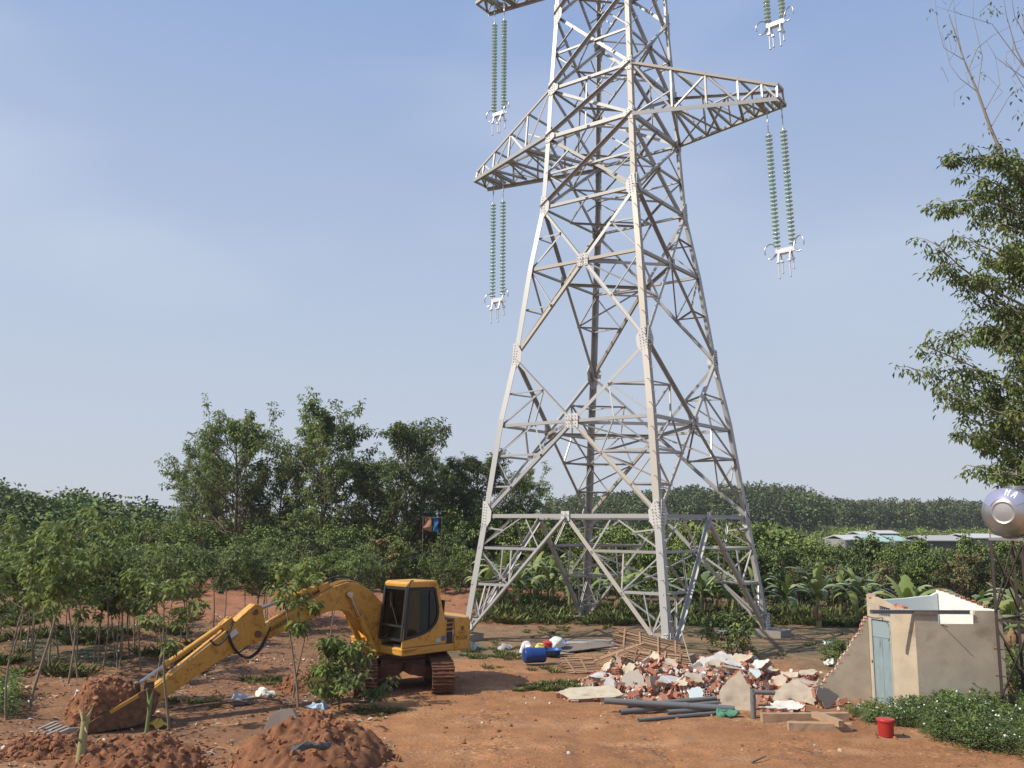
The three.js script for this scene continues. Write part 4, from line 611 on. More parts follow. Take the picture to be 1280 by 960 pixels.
// ---------------------------------------------------------------- water tank on its tower
{
  const steel = new THREE.MeshPhysicalMaterial({ color: lin(0.46, 0.44, 0.43), roughness: 0.36, metalness: 0.85 }), angleIron = M(0.05, 0.035, 0.03, 0.65, 0.3), rail = M(0.26, 0.24, 0.23, 0.5, 0.5);
  const turn = Math.atan2(0.67, 0.74), PX = 11.28, PZ = -21.6;        // local x: tank axis, running away to the right; local z: along its near end
  const stand = thing('tank_stand', 'tall dark angle-iron stand carrying the steel water tank beside the shed', 'stand', [PX, 0, PZ], turn);
  const L = 1.35, w = 0.66, top = 3.93, post = (x, z) => merged([box(0.07, top, 0.008, [x, top / 2, z - 0.031]), box(0.008, top, 0.07, [x - 0.031, top / 2, z])]);
  for (const [x, z] of [[0, 0], [L, 0], [0, w], [L, w]]) part(stand, 'leg', post(x, z), angleIron);
  const brace = (a, b) => part(stand, 'brace', cyl(a, b, 0.022, 0.022, 4), angleIron);
  for (const x of [-0.02, L]) { brace(V(x, 3.8, 0), V(x, 2.3, w)); brace(V(x - 0.03, 3.8, w), V(x - 0.03, 2.3, 0)); brace(V(x, 1.9, 0), V(x, 0.7, w)); brace(V(x - 0.03, 1.9, w), V(x - 0.03, 0.4, 0)); part(stand, 'cross_rail', box(0.05, 0.05, w, [x, 2.1, w / 2]), angleIron); }
  for (const z of [0, w]) { brace(V(0, 3.8, z), V(L, 2.2, z + 0.02)); brace(V(L, 3.8, z - 0.03), V(0, 2.3, z - 0.03)); brace(V(0, 1.9, z), V(L, 0.6, z)); part(stand, 'cross_rail', box(L, 0.05, 0.05, [L / 2, 2.1, z]), angleIron); }
  for (const x of [0, L]) part(stand, 'platform_rail', box(0.06, 0.06, w + 0.1, [x, top + 0.03, w / 2]), rail); for (const z of [0, w]) part(stand, 'platform_rail', box(L, 0.055, 0.06, [L / 2, top + 0.03, z]), rail);
  for (const y of [0.85, 1.45]) part(stand, 'step', box(0.03, 0.025, 0.2, [-0.03, y, 0]), angleIron);
  const r = 0.56, c = V(-0.1, top + 0.06 + r + 0.02, w / 2 + 0.08).applyAxisAngle(V(0, 1, 0), turn).add(V(PX, 0, PZ)), len = 1.5;
  part(stand, 'cradle', merged([cyl(V(0, top, -0.02), V(0, top + 0.4, -0.02), 0.014, 0.014, 6), cyl(V(0.05, top, 0.24), V(0.08, top + 0.14, 0.24), 0.014, 0.014, 6), cyl(V(0.05, top, 0.58), V(0.08, top + 0.16, 0.58), 0.014, 0.014, 6), box(0.035, 0.75, 0.035, [0.06, top + 0.4, w + 0.06]), box(0.5, 0.035, 0.035, [0.3, top + 0.77, w + 0.06])]), rail);
  const tank = thing('water_tank', 'shiny stainless steel water tank lying on the dark iron stand', 'water tank', [c.x, c.y, c.z], turn);
  const prof = [[0, -0.19], [0.20, -0.185], [0.22, -0.17], [0.24, -0.195], [0.26, -0.19], [0.28, -0.17], [0.40, -0.11], [0.50, -0.035], [0.545, 0.03], [0.56, 0.06], [0.575, 0.07], [0.575, 0.09], [0.56, 0.1]]; for (let i = 0; i < 6; i++) { const y = 0.22 + i * 0.045; prof.push([0.56, y], [0.572, y + 0.012], [0.572, y + 0.022], [0.56, y + 0.034]); } prof.push([0.56, 0.7], [0.56, len - 0.1], [0.575, len - 0.09], [0.575, len - 0.07], [0.545, len], [0.40, len + 0.11], [0, len + 0.19]);
  part(tank, 'shell', new THREE.LatheGeometry(prof.map((p) => new THREE.Vector2(...p)), 64).rotateZ(-Math.PI / 2).translate(0, 0, 0), steel);
  // blue maker's label bent over the upper part of the end cap
  const cv = document.createElement('canvas'); cv.width = 512; cv.height = 128; const g2 = cv.getContext('2d'); g2.fillStyle = '#8186a2'; g2.fillRect(0, 0, 512, 128); g2.fillStyle = '#e8e8ee'; g2.font = 'bold 84px sans-serif'; g2.textAlign = 'center'; g2.textBaseline = 'middle'; g2.fillText('H A', 340, 68); const tex = new THREE.CanvasTexture(cv); tex.colorSpace = THREE.SRGBColorSpace;
  const lp = [], lu = [], li = [], prL = [[0.31, -0.160], [0.40, -0.112], [0.50, -0.037], [0.545, 0.026], [0.562, 0.055]], n = 24;
  for (let i = 0; i <= n; i++) for (let j = 0; j < prL.length; j++) { const a = 0.45 + i / n * 2.2, rr = prL[j][0] + 0.004, x = prL[j][1] - 0.004; lp.push(x, rr * Math.sin(a), -rr * Math.cos(a)); lu.push(i / n, j / (prL.length - 1)); }
  for (let i = 0; i < n; i++) for (let j = 0; j + 1 < prL.length; j++) { const p = i * prL.length + j; li.push(p, p + 1, p + prL.length, p + 1, p + prL.length + 1, p + prL.length); }
  const lg = new THREE.BufferGeometry(); lg.setAttribute('position', new THREE.Float32BufferAttribute(lp, 3)); lg.setAttribute('uv', new THREE.Float32BufferAttribute(lu, 2)); lg.setIndex(li); lg.computeVertexNormals();
  part(tank, 'maker_label', lg, new THREE.MeshStandardMaterial({ map: tex, roughness: 0.35, side: THREE.DoubleSide }));
  part(tank, 'lid', merged([moved(new THREE.CylinderGeometry(0.19, 0.19, 0.06, 24), [0.75, 0.58, 0]), moved(new THREE.CylinderGeometry(0.2, 0.2, 0.03, 24), [0.75, 0.62, 0])]), steel);
  part(tank, 'seam', merged([box(0.012, 0.3, 0.012, [-0.09, -0.38, -0.04], [0, 0, 0.55])]), rail);
}

// ---------------------------------------------------------------- rubble of the demolished walls
const rubbleHeight = (x, z) => { const cx = 5.0, cz = -24.6, u = (x - cx) / 3.5, v = (z - cz - 0.12 * (x - cx)) / 1.9, r = Math.hypot(u, v); return Math.max(0, 0.54 * (1 - r * r)) * (0.75 + 0.5 * (0.5 + fbm(x * 0.9, z * 0.9, 2))); };
{
  const R = rng(31), crumbGeos = [0, 1, 2].map((s) => roughen(new THREE.DodecahedronGeometry(0.05, 0), 0.03, 14, s * 9));
  const m = [], c = [];
  for (let k = 0; k < 2200; k++) { const x = 5.2 + (R() + R() + R() - 1.5) * 3.7, z = -24.4 + (R() + R() + R() - 1.5) * 2.5, h = rubbleHeight(x, z); if (h < 0.01 && R() < 0.75) continue; const s = R.r(0.25, 1.2); m.push(mat4(V(x, groundHeight(x, z) + h + 0.012, z), quat(R() * 6, R() * 6, R() * 6), V(s * R.r(0.7, 1.5), s * R.r(0.5, 1), s * R.r(0.7, 1.5)))); const u = R(); c.push(u < 0.32 ? lin(0.42, 0.18, 0.12) : u < 0.6 ? lin(0.55, 0.50, 0.43) : u < 0.85 ? lin(0.36, 0.24, 0.17) : lin(0.68, 0.66, 0.62)); }
  stuff('rubble_crumbs', crumbGeos[0], M(1, 1, 1, 1), m, c, 'loose red and pale crumbs covering the brick rubble heap', 'rubble');
  // body of the heap under the pieces
  const pos = [], idx = [], nx = 60, nz2 = 40; for (let j = 0; j <= nz2; j++) for (let i = 0; i <= nx; i++) { const x = 1.2 + 7.6 * i / nx, z = -22.3 - 4.8 * j / nz2, h = rubbleHeight(x, z); pos.push(x, groundHeight(x, z) + h * 0.86 - 0.03 + (h > 0.02 ? 0.06 * nz(x * 6, z * 6, 2) : 0), z); }
  for (let j = 0; j < nz2; j++) for (let i = 0; i < nx; i++) { const p = j * (nx + 1) + i; idx.push(p, p + 1, p + nx + 1, p + 1, p + nx + 2, p + nx + 1); }
  const g = new THREE.BufferGeometry(); g.setAttribute('position', new THREE.Float32BufferAttribute(pos, 3)); g.setIndex(idx); g.computeVertexNormals();
  solo('rubble_heap', g, M(0.30, 0.15, 0.095, 1), 'low mound of crushed brick and dust under the rubble pieces', 'rubble');
  // broken pieces of plastered wall: a core of hollow bricks between two coats of plaster
  const dustyWhite = new THREE.MeshStandardMaterial({ color: lin(0.70, 0.68, 0.63), roughness: 0.95, map: plasterMap });
  const finish = { white: dustyWhite, cream, grey: greyPlaster, blue: paleBlue, tan: render2 };
  const wallPiece = (p, size, tilt, face, label, seed, lift = 0) => {
    const Q = rng(seed), h = rubbleHeight(p[0], p[1]), o = thing('wall_fragment', label, 'wall fragment', [p[0], groundHeight(p[0], p[1]) + h + lift, p[1]], 0, 'broken wall pieces in the rubble');
    o.rotation.set(tilt[0], tilt[1], tilt[2], 'YXZ');
    const n = 6, out = []; for (let i = 0; i < n; i++) { const a = i / n * 6.283 + Q.r(-0.42, 0.42), r = Q.r(0.55, 1.25); out.push([size[0] * 0.5 * r * Math.cos(a), size[1] * 0.5 * r * Math.sin(a)]); }
    { const base = out.splice(0); base.forEach((p, i) => { const q = base[(i + 1) % base.length]; out.push(p); for (const f of [0.2, 0.4, 0.6, 0.8]) out.push([p[0] + (q[0] - p[0]) * f + Q.r(-0.03, 0.03), p[1] + (q[1] - p[1]) * f + Q.r(-0.03, 0.03)]); }); }
    const N = out.length, inside = (x, y) => { let s = false; for (let i = 0, j = N - 1; i < N; j = i++) { const [xi, yi] = out[i], [xj, yj] = out[j]; if ((yi > y) !== (yj > y) && x < (xj - xi) * (y - yi) / (yj - yi) + xi) s = !s; } return s; };
    part(o, 'plaster_coat', extrude(out, 0.018, 0.004).rotateX(-Math.PI / 2).translate(0, 0.062, 0), finish[face[0]]); part(o, 'plaster_coat', extrude(out.map(([x, y]) => [x * 0.97, y * 0.97]), 0.018).rotateX(-Math.PI / 2).translate(0, -0.056, 0), finish[face[1]]);
    const core = out.map(([x, y]) => [x * 0.9, y * 0.9]); part(o, 'mortar', extrude(core, 0.085).rotateX(-Math.PI / 2), M(0.34, 0.2, 0.14, 1));
    let row = 0; for (let y = -size[1] * 0.6; y < size[1] * 0.6; y += 0.098, row++) for (let x = -size[0] * 0.6 + (row % 2) * 0.1; x < size[0] * 0.6; x += 0.2) { const e = inside(x, -y), edgeish = !inside(x * 1.35, -y * 1.35); if (e && edgeish) part(o, 'brick', wholeBrick, Q.pick(brickReds), [x * 1.02, 0, y * 1.02], [0, row % 2 ? 0 : Math.PI / 2 * (Q() < 0.35 ? 1 : 0), 0]); }
    return o;
  };
  const at = (px, py) => { const p = onGround(px, py); return [p.x, p.z]; };
  const list = [ // pixel of its base, size, tilt (x, y, z), faces, label
    [742, 874, [2.0, 0.95], [0.2, 0.06, 0.02], ['cream', 'grey'], 'long cream topped wall slab lying flat at the end of the heap', 0.1],
    [757, 862, [0.75, 0.55], [0.25, 0.2, -0.1], ['white', 'grey'], 'small white faced wall slab behind the long cream slab', 0.02],
    [793, 868, [0.65, 0.55], [1.2, -0.5, 0.1], ['grey', 'white'], 'dark grey faced wall chunk standing on edge beside the cream slab', 0.1],
    [815, 872, [0.62, 0.60], [1.15, 0.5, -0.4], ['tan', 'white'], 'tan faced wall chunk leaning behind the grey pipes', 0.12],
    [833, 872, [0.7, 0.55], [0.5, 0.3, -0.15], ['white', 'grey'], 'bright white wall slab above the middle of the grey pipes', 0.14],
    [857, 848, [0.75, 0.6], [0.5, -0.3, 0.1], ['white', 'tan'], 'white plastered wall slab at the foot of the pylon leg', 0.12],
    [880, 855, [0.6, 0.6], [0.8, -0.4, -0.2], ['white', 'grey'], 'pointed white wall piece on the ridge of the rubble', 0.14],
    [902, 852, [1.0, 0.75], [0.7, 0.3, 0.1], ['white', 'grey'], 'largest white wall slab tilted towards the pipes on the rubble ridge', 0.2],
    [922, 885, [0.95, 0.95], [1.25, 0.25, 0.5], ['tan', 'white'], 'big round tan wall slab standing on edge behind the upright pipe', 0.32],
    [925, 860, [0.8, 0.5], [0.8, -0.5, 0.25], ['tan', 'grey'], 'tan wall piece resting against the large white slab', 0.22],
    [942, 858, [0.85, 0.5], [0.9, 0.9, -0.2], ['grey', 'white'], 'grey faced wall piece tipped up near the top of the rubble', 0.22],
    [953, 868, [0.85, 0.45], [0.9, -1.1, 0.3], ['white', 'tan'], 'narrow white wall slab standing steeply in the rubble', 0.25],
    [938, 845, [0.7, 0.55], [0.7, 0.4, 0.0], ['grey', 'tan'], 'weathered grey wall lump at the back of the rubble', 0.2],
    [985, 890, [0.75, 0.3], [0.9, -0.55, 0.0], ['white', 'grey'], 'slanting slab of hollow bricks with a white edge beside the upright pipe', 0.12],
    [995, 878, [1.1, 0.7], [0.75, 0.1, 0.15], ['tan', 'grey'], 'wide tan slab lying low between the rubble and the shed', 0.1],
    [1030, 884, [0.8, 0.5], [1.35, 0.7, 0.1], ['grey', 'tan'], 'grey wall stub standing against the broken shed wall', 0.26],
    [1040, 868, [0.65, 0.5], [1.0, 0.3, -0.3], ['cream', 'white'], 'cream wall lump at the low end of the broken shed wall', 0.25],
    [980, 862, [0.8, 0.5], [0.3, 0.2, 0.2], ['cream', 'grey'], 'cream slab lying among bricks right of the rubble ridge', 0.1],
    [1003, 868, [0.7, 0.45], [0.2, -0.4, -0.2], ['tan', 'white'], 'tan slab on the brick heap close to the shed', 0.1],
    [870, 878, [0.6, 0.4], [0.6, 0.8, 0.2], ['blue', 'tan'], 'pale blue plastered fragment at the front of the rubble', 0.1],
    [945, 872, [0.42, 0.36], [0.7, 0.2, -0.1], ['blue', 'tan'], 'small pale blue wall fragment between the tan slab and the steep white slab', 0.22],
    [968, 890, [0.75, 0.3], [0.05, 0.1, 0.0], ['white', 'grey'], 'flat white slab on the ground beside the upright pipe', 0.03],
    [1075, 886, [0.3, 0.25], [0.4, 0.2, 0.3], ['white', 'grey'], 'little white wall piece in front of the broken shed wall', 0.02],
    [820, 858, [0.55, 0.5], [0.8, -0.6, 0.3], ['cream', 'tan'], 'cream wall piece between the stick mats and the rubble', 0.1],
    [1010, 850, [0.9, 0.45], [0.3, 0.2, 0.05], ['cream', 'grey'], 'cream slab at the back of the heap near the shed', 0.12]];
  list.forEach(([px, py, size, tilt, face, label, lift], i) => wallPiece(at(px, py), size, tilt, face, label, 100 + i, lift));
  for (let k = 0; k < 34; k++) { let x, z; do { x = R.r(2.4, 8.2); z = R.r(-26.2, -22.6); } while (rubbleHeight(x, z) < 0.06); const f = R.pick([['white', 'grey'], ['cream', 'tan'], ['tan', 'grey'], ['tan', 'white'], ['tan', 'cream'], ['grey', 'tan']]); wallPiece([x, z], [R.r(0.32, 0.7), R.r(0.25, 0.5)], [R.r(-0.2, 1.0), R.r(-1.2, 1.2), R.r(-0.4, 0.4)], f, { white: 'smaller white plastered wall piece scattered in the rubble', cream: 'smaller cream plastered wall piece scattered in the rubble', tan: 'smaller tan rendered wall piece scattered in the rubble', grey: 'smaller grey faced wall piece scattered in the rubble' }[f[0]], 300 + k, R.r(0.05, 0.16)); }
  // loose bricks, whole and broken
  const geos = [wholeBrick, wholeBrick, halfBrick, stubBrick, roughen(stubBrick, 0.02, 20, 4)];
  for (let k = 0; k < 190; k++) {
    let x, z; do { x = R.r(2.2, 8.4); z = R.r(-26.6, -22.4); } while (rubbleHeight(x, z) < 0.05 && R() < 0.8);
    const h = rubbleHeight(x, z), o = solo('brick', R.pick(geos), R.pick(brickReds), 'loose red hollow clay brick lying in the rubble heap', 'brick', [x, groundHeight(x, z) + h + R.r(0.03, 0.09), z], 0, 'loose bricks in the rubble'); o.rotation.set(R.r(-0.6, 0.6), R() * 6.28, R.r(-0.6, 0.6), 'YXZ'); o.scale.setScalar(R.r(1.0, 1.45));
  }
}

// ---------------------------------------------------------------- pipes, beams, boards and other things left lying about
{
  const pvc = M(0.145, 0.15, 0.15, 0.45), pipe = (a, b, r, label) => { const g = merged([new THREE.CylinderGeometry(r, r, 1, 24, 1, true).scale(1, a.distanceTo(b), 1), new THREE.CylinderGeometry(r * 0.88, r * 0.88, 1, 24, 1, true).scale(1, a.distanceTo(b), 1), new THREE.RingGeometry(r * 0.88, r, 24).rotateX(-Math.PI / 2).translate(0, a.distanceTo(b) / 2, 0), new THREE.RingGeometry(r * 0.88, r, 24).rotateX(Math.PI / 2).translate(0, -a.distanceTo(b) / 2, 0), moved(new THREE.CylinderGeometry(r * 1.12, r * 1.12, 0.12, 24, 1, true), [0, a.distanceTo(b) * 0.12, 0])]); const o = solo('pipe', g, pvc, label, 'pipe', a.clone().add(b).multiplyScalar(0.5).toArray(), 0, 'grey plastic pipes in front of the rubble'); o.quaternion.setFromUnitVectors(V(0, 1, 0), b.clone().sub(a).normalize()); return o; };
  const on = (px, py, h) => onGround(px, py, h);
  pipe(on(755, 876, 0.28), on(918, 886, 0.12), 0.07, 'longest grey plastic pipe resting on the cream wall slab');
  pipe(on(775, 890, 0.08), on(905, 878, 0.10), 0.055, 'grey pipe crossing under the longest pipe');
  pipe(on(784, 882, 0.07), on(905, 872, 0.14), 0.055, 'grey pipe lying at the foot of the rubble behind the others');
  pipe(on(834, 890, 0.08), on(915, 885, 0.08), 0.05, 'short grey pipe with an open end beside the green rag');
  pipe(on(798, 900, 0.05), on(918, 889, 0.06), 0.04, 'thin flattened pipe lying nearest the open dirt');
  pipe(on(942, 897, 0.0), on(941, 862, 0.02).setY(0.62).setX(on(942, 897).x).setZ(on(942, 897).z), 0.06, 'upright grey pipe standing out of the ground by the rubble');
  pipe(on(942, 865, 0.58), on(968, 866, 0.56), 0.05, 'short level pipe joined near the top of the upright pipe');
  const beam = (a, b, w, h, label) => { const L = a.distanceTo(b), o = solo('concrete_beam', roughen(new THREE.BoxGeometry(L, h, w, 14, 2, 2), 0.012, 6, L), M(0.34, 0.225, 0.14, 0.95), label, 'beam', a.clone().add(b).multiplyScalar(0.5).toArray(), 0, 'old concrete beams by the shed'); o.rotation.y = -Math.atan2(b.z - a.z, b.x - a.x); return o; };
  beam(on(985, 908, 0.08), on(1064, 910, 0.08), 0.2, 0.18, 'dusty beam lying nearest the red bucket'); beam(on(952, 897, 0.08), on(1060, 896, 0.08), 0.16, 0.18, 'long dusty beam in front of the low tan slab'); beam(on(1018, 893, 0.2), on(1052, 905, 0.2), 0.14, 0.13, 'short round-edged beam resting across the two long beams');
  // red bucket with a lid
  const pb = on(1108, 922), bk = thing('bucket', 'red plastic bucket with a lid on the dirt before the shed', 'bucket', [pb.x, groundHeight(pb.x, pb.z), pb.z]), redP = M(0.36, 0.025, 0.022, 0.4);
  part(bk, 'body', new THREE.LatheGeometry([[0, 0], [0.13, 0], [0.145, 0.02], [0.165, 0.3], [0.175, 0.3], [0.175, 0.32]].map((p) => new THREE.Vector2(...p)), 28), redP); part(bk, 'lid', new THREE.LatheGeometry([[0.182, 0.31], [0.186, 0.345], [0.17, 0.355], [0, 0.36]].map((p) => new THREE.Vector2(...p)), 28), M(0.40, 0.03, 0.025, 0.35));
  // blue drum and household things on the boards
  const blue = M(0.010, 0.045, 0.20, 0.4), onB = (px, py, h = 0.06) => { const p = on(px, py, h); return [p.x, groundHeight(p.x, p.z) + h, p.z]; };
  const board = (px0, py0, px1, py1, w, y, label, mat) => { const a = on(px0, py0, y), b = on(px1, py1, y), L = a.distanceTo(b), o = solo('board', roughen(new THREE.BoxGeometry(L, 0.03, w, 10, 1, 6), 0.015, 2, px0), mat, label, 'board', [(a.x + b.x) / 2, y, (a.z + b.z) / 2], 0, 'flat boards lying under the pylon'); o.rotation.y = -Math.atan2(b.z - a.z, b.x - a.x); return o; };
  const wood1 = M(0.19, 0.155, 0.13, 0.9), wood2 = M(0.26, 0.22, 0.18, 0.9), wood3 = M(0.33, 0.30, 0.26, 0.9);
  board(646, 818, 712, 815, 0.85, 0.04, 'brown board under the blue drum', wood2); board(696, 812, 765, 804, 1.2, 0.10, 'dark board stacked on the brown board by the blue basins', wood1); board(700, 803, 830, 800, 0.9, 0.05, 'long pale board behind the stack nearest the rear pylon leg', wood3); board(722, 810, 785, 808, 0.9, 0.05, 'grey board under the dark board beside the stick mats', wood3);
  const bp = onB(668, 816, 0.34), drum = thing('plastic_drum', 'blue plastic drum lying on its side on the brown board', 'drum', [bp[0], 0.33, bp[2]], 0.25); part(drum, 'body', new THREE.LatheGeometry([[0, -0.42], [0.25, -0.42], [0.28, -0.38], [0.28, -0.2], [0.29, -0.18], [0.28, -0.16], [0.285, 0.16], [0.295, 0.18], [0.285, 0.2], [0.28, 0.38], [0.25, 0.42], [0, 0.42]].map((p) => new THREE.Vector2(...p)), 28).rotateZ(Math.PI / 2), blue); drum.scale.setScalar(0.8); drum.position.y = 0.27; part(drum, 'lid', moved(new THREE.CylinderGeometry(0.2, 0.2, 0.02, 24), [-0.43, 0, 0], [0, 0, Math.PI / 2]), blue);
  const sack = onB(657, 817, 0.06); solo('white_sack', roughen(new THREE.SphereGeometry(0.2, 20, 14).scale(0.9, 1.15, 0.7), 0.09, 6, 3), M(0.72, 0.72, 0.72, 0.9), 'crumpled white sack against the end of the blue drum', 'sack', [sack[0], 0.24, sack[2] + 0.1]);
  const boxP = onB(675, 818); const crate = thing('black_crate', 'black plastic crate in front of the blue drum', 'crate', [boxP[0], 0.055, boxP[2] + 0.15], 0.1); part(crate, 'body', merged([box(0.42, 0.03, 0.32, [0, 0.015, 0]), box(0.42, 0.26, 0.02, [0, 0.13, 0.15]), box(0.42, 0.26, 0.02, [0, 0.13, -0.15]), box(0.02, 0.26, 0.28, [0.2, 0.13, 0]), box(0.02, 0.26, 0.28, [-0.2, 0.13, 0])]), black); solo('yellow_bag', roughen(new THREE.SphereGeometry(0.17, 18, 12).scale(1, 0.75, 0.8), 0.07, 8, 8), M(0.60, 0.50, 0.12, 0.8), 'yellow and cream bag stuffed in the black crate', 'bag', [boxP[0], 0.31, boxP[2] + 0.15]);
  const potG = new THREE.LatheGeometry([[0, 0], [0.13, 0], [0.17, 0.05], [0.18, 0.2], [0.19, 0.21]].map((p) => new THREE.Vector2(...p)), 24), lidG = new THREE.LatheGeometry([[0.195, 0.21], [0.15, 0.25], [0.02, 0.28], [0.02, 0.31], [0, 0.31]].map((p) => new THREE.Vector2(...p)), 24);
  const pp = onB(685, 812, 0.1), pot = thing('red_pot', 'red cooking pot with a lid behind the black crate', 'pot', [pp[0], 0.12, pp[2]]); part(pot, 'body', potG, M(0.40, 0.03, 0.03, 0.35)); part(pot, 'lid', lidG, M(0.42, 0.04, 0.035, 0.35));
  const basin = (px, py, y, s, label) => { const p = onB(px, py, y), o = solo('basin', new THREE.LatheGeometry([[0, 0.0], [0.2, 0], [0.27, 0.16], [0.3, 0.165], [0.3, 0.18], [0.255, 0.17], [0.19, 0.02], [0, 0.02]].map((q) => new THREE.Vector2(...q)), 28), M(0.015, 0.085, 0.27, 0.35), label, 'basin', [p[0], y, p[2]], 0, 'blue plastic basins'); o.scale.setScalar(s); return o; };
  basin(697, 808, 0.14, 1.1, 'blue basin holding a white bundle on the dark board'); basin(691, 819, 0.07, 1.05, 'blue basin standing on the brown board by the black crate'); const hb = onB(697, 808, 0.2); solo('white_bundle', roughen(new THREE.SphereGeometry(0.26, 24, 14).scale(1, 0.75, 1), 0.08, 5, 12), M(0.66, 0.68, 0.66, 0.9), 'white cloth bundle heaped in the blue basin', 'bundle', [hb[0], 0.32, hb[2]]);
  // mats of split bamboo and sticks
  const sticks = [M(0.27, 0.16, 0.09, 0.9), M(0.36, 0.23, 0.13, 0.9), M(0.19, 0.11, 0.065, 0.9)], R = rng(61), rod = new THREE.BoxGeometry(1, 0.035, 0.045);
  const mat = (p, y, w, d, rows, cols, rot, label) => { const o = thing('stick_mat', label, 'stick mat', [p.x, y, p.z], 0, 'mats of brown sticks'); o.rotation.set(rot[0], rot[1], rot[2], 'YXZ'); for (let i = 0; i < rows; i++) { const m = part(o, 'stick', rod, R.pick(sticks), [R.r(-0.04, 0.04), R.r(-0.01, 0.02), -d / 2 + d * i / (rows - 1)], [R.r(-0.3, 0.3), R.r(-0.06, 0.06), R.r(-0.02, 0.02)]); m.scale.x = w * R.r(0.9, 1.08); } for (let i = 0; i < cols; i++) { const m = part(o, 'cross_stick', rod, R.pick(sticks), [-w / 2 + w * (i + 0.5) / cols, 0.035 + R.r(-0.01, 0.01), 0], [0, Math.PI / 2 + R.r(-0.08, 0.08), 0]); m.scale.x = d * 1.05; } return o; };
  mat(on(738, 838), 0.14, 1.6, 1.1, 17, 4, [0.22, 0.15, 0.04], 'low stick mat lying between the boards and the cream slab'); mat(on(722, 834), 0.06, 1.1, 0.7, 7, 3, [0.05, -0.3, 0.02], 'thin stick mat flattest on the dirt by the brown board');
  mat(on(812, 838), 0.52, 2.1, 1.7, 28, 4, [0.45, -0.12, -0.25], 'big stick mat leaning against the near pylon leg'); mat(on(786, 845), 0.32, 1.6, 1.3, 22, 4, [0.5, 0.55, 0.3], 'stick mat sloping down beside the big leaning mat'); mat(on(820, 848), 0.30, 1.7, 1.2, 20, 4, [0.6, -0.35, -0.1], 'stick mat lowest in the pile at the near pylon leg'); mat(on(800, 834), 0.25, 1.9, 1.5, 22, 4, [0.3, 0.25, 0.1], 'stick mat underneath the big leaning mat');
  for (let k = 0; k < 26; k++) { const p = on(R.r(765, 835), R.r(838, 852)), o = solo('loose_stick', rod, R.pick(sticks), 'loose brown stick in the pile by the near pylon leg', 'stick', [p.x, R.r(0.08, 0.6), p.z], 0, 'loose sticks by the pylon leg'); o.rotation.set(R.r(-0.5, 0.5), R() * 6.28, R.r(-0.5, 0.5), 'YXZ'); o.scale.x = R.r(0.5, 1.2); }
  const st = on(866, 838); const lean = solo('bamboo_pole', cyl(V(0, 0, 0), V(-0.28, 1.1, -0.1), 0.022, 0.016, 8), M(0.62, 0.52, 0.34, 0.7), 'short pale bamboo pole stuck upright in the back of the rubble', 'pole', [st.x, 0.0, st.z]);
  const cl = on(757, 850); solo('white_cloth', roughen(new THREE.SphereGeometry(0.17, 18, 12).scale(0.6, 1.25, 0.6), 0.12, 7, 21), M(0.70, 0.69, 0.64, 0.95), 'white rag hanging off the low stick mat', 'rag', [cl.x, 0.22, cl.z]);
  const gr = on(908, 896); solo('green_rag', roughen(new THREE.SphereGeometry(0.2, 18, 12).scale(1.2, 0.35, 0.8), 0.12, 6, 33), M(0.07, 0.20, 0.13, 0.9), 'crumpled green rag at the ends of the grey pipes', 'rag', [gr.x, 0.07, gr.z]);
  // scraps
  const sc = [[592, 812, 'dark blue plastic scrap behind the excavator tail', lin(0.05, 0.12, 0.17), 0.34], [1080, 800, 'white plastic bag on the dark soil near the bananas', lin(0.75, 0.75, 0.74), 0.22], [1036, 806, 'white plastic scrap between the small shrub and the shed', lin(0.72, 0.72, 0.7), 0.2], [1040, 832, 'pale bent sheet against the broken wall top', lin(0.62, 0.60, 0.55), 0.3], [330, 870, 'dirty white plastic sheet on the litter beside the boom shadow', lin(0.60, 0.60, 0.52), 0.3], [397, 886, 'blue and white plastic wrapper under the low bush', lin(0.35, 0.48, 0.62), 0.22], [300, 880, 'grey plastic litter on the dark soil by the long stick', lin(0.4, 0.4, 0.4), 0.35], [200, 908, 'yellow leaf litter clump beside the banana shoot', lin(0.55, 0.38, 0.06), 0.2], [100, 875, 'white crumpled paper behind the loaded bucket', lin(0.5, 0.5, 0.47), 0.2], [630, 812, 'grey scrap of sheet on the soil by the pylon footing', lin(0.3, 0.31, 0.32), 0.3]];
  sc.forEach(([px, py, label, col, s], i) => { const p = on(px, py), o = solo('litter_scrap', roughen(new THREE.SphereGeometry(1, 18, 12).scale(1, 0.35, 0.7), 0.55, 1.6, i * 5), new THREE.MeshStandardMaterial({ color: col, roughness: 0.6 }), label, 'litter', [p.x, groundHeight(p.x, p.z) + 0.05, p.z], i * 1.3); o.scale.setScalar(s); });
  const bs = on(1030, 790); solo('grey_sheet', roughen(new THREE.BoxGeometry(1.6, 0.03, 1.1, 10, 1, 8), 0.06, 2, 3), M(0.24, 0.24, 0.23, 0.8), 'flat grey sheet lying on the soil before the bananas', 'sheet', [on(905, 792).x, 0.05, on(905, 792).z], 0.3);
}
// ---------------------------------------------------------------- plants
const round = (f) => Math.sqrt(Math.max(0.05, 1 - (f * 1.7 - 0.6) ** 2)), spire = (f) => 0.45 + 0.75 * Math.sin(Math.PI * Math.min(1, f * 0.85 + 0.12)), umbrellaTop = (f) => 0.55 + 0.45 * f;
const standAt = (px, d) => { const x = slope(px) * d; return [x, groundHeight(x, -d) - 0.05, -d]; };
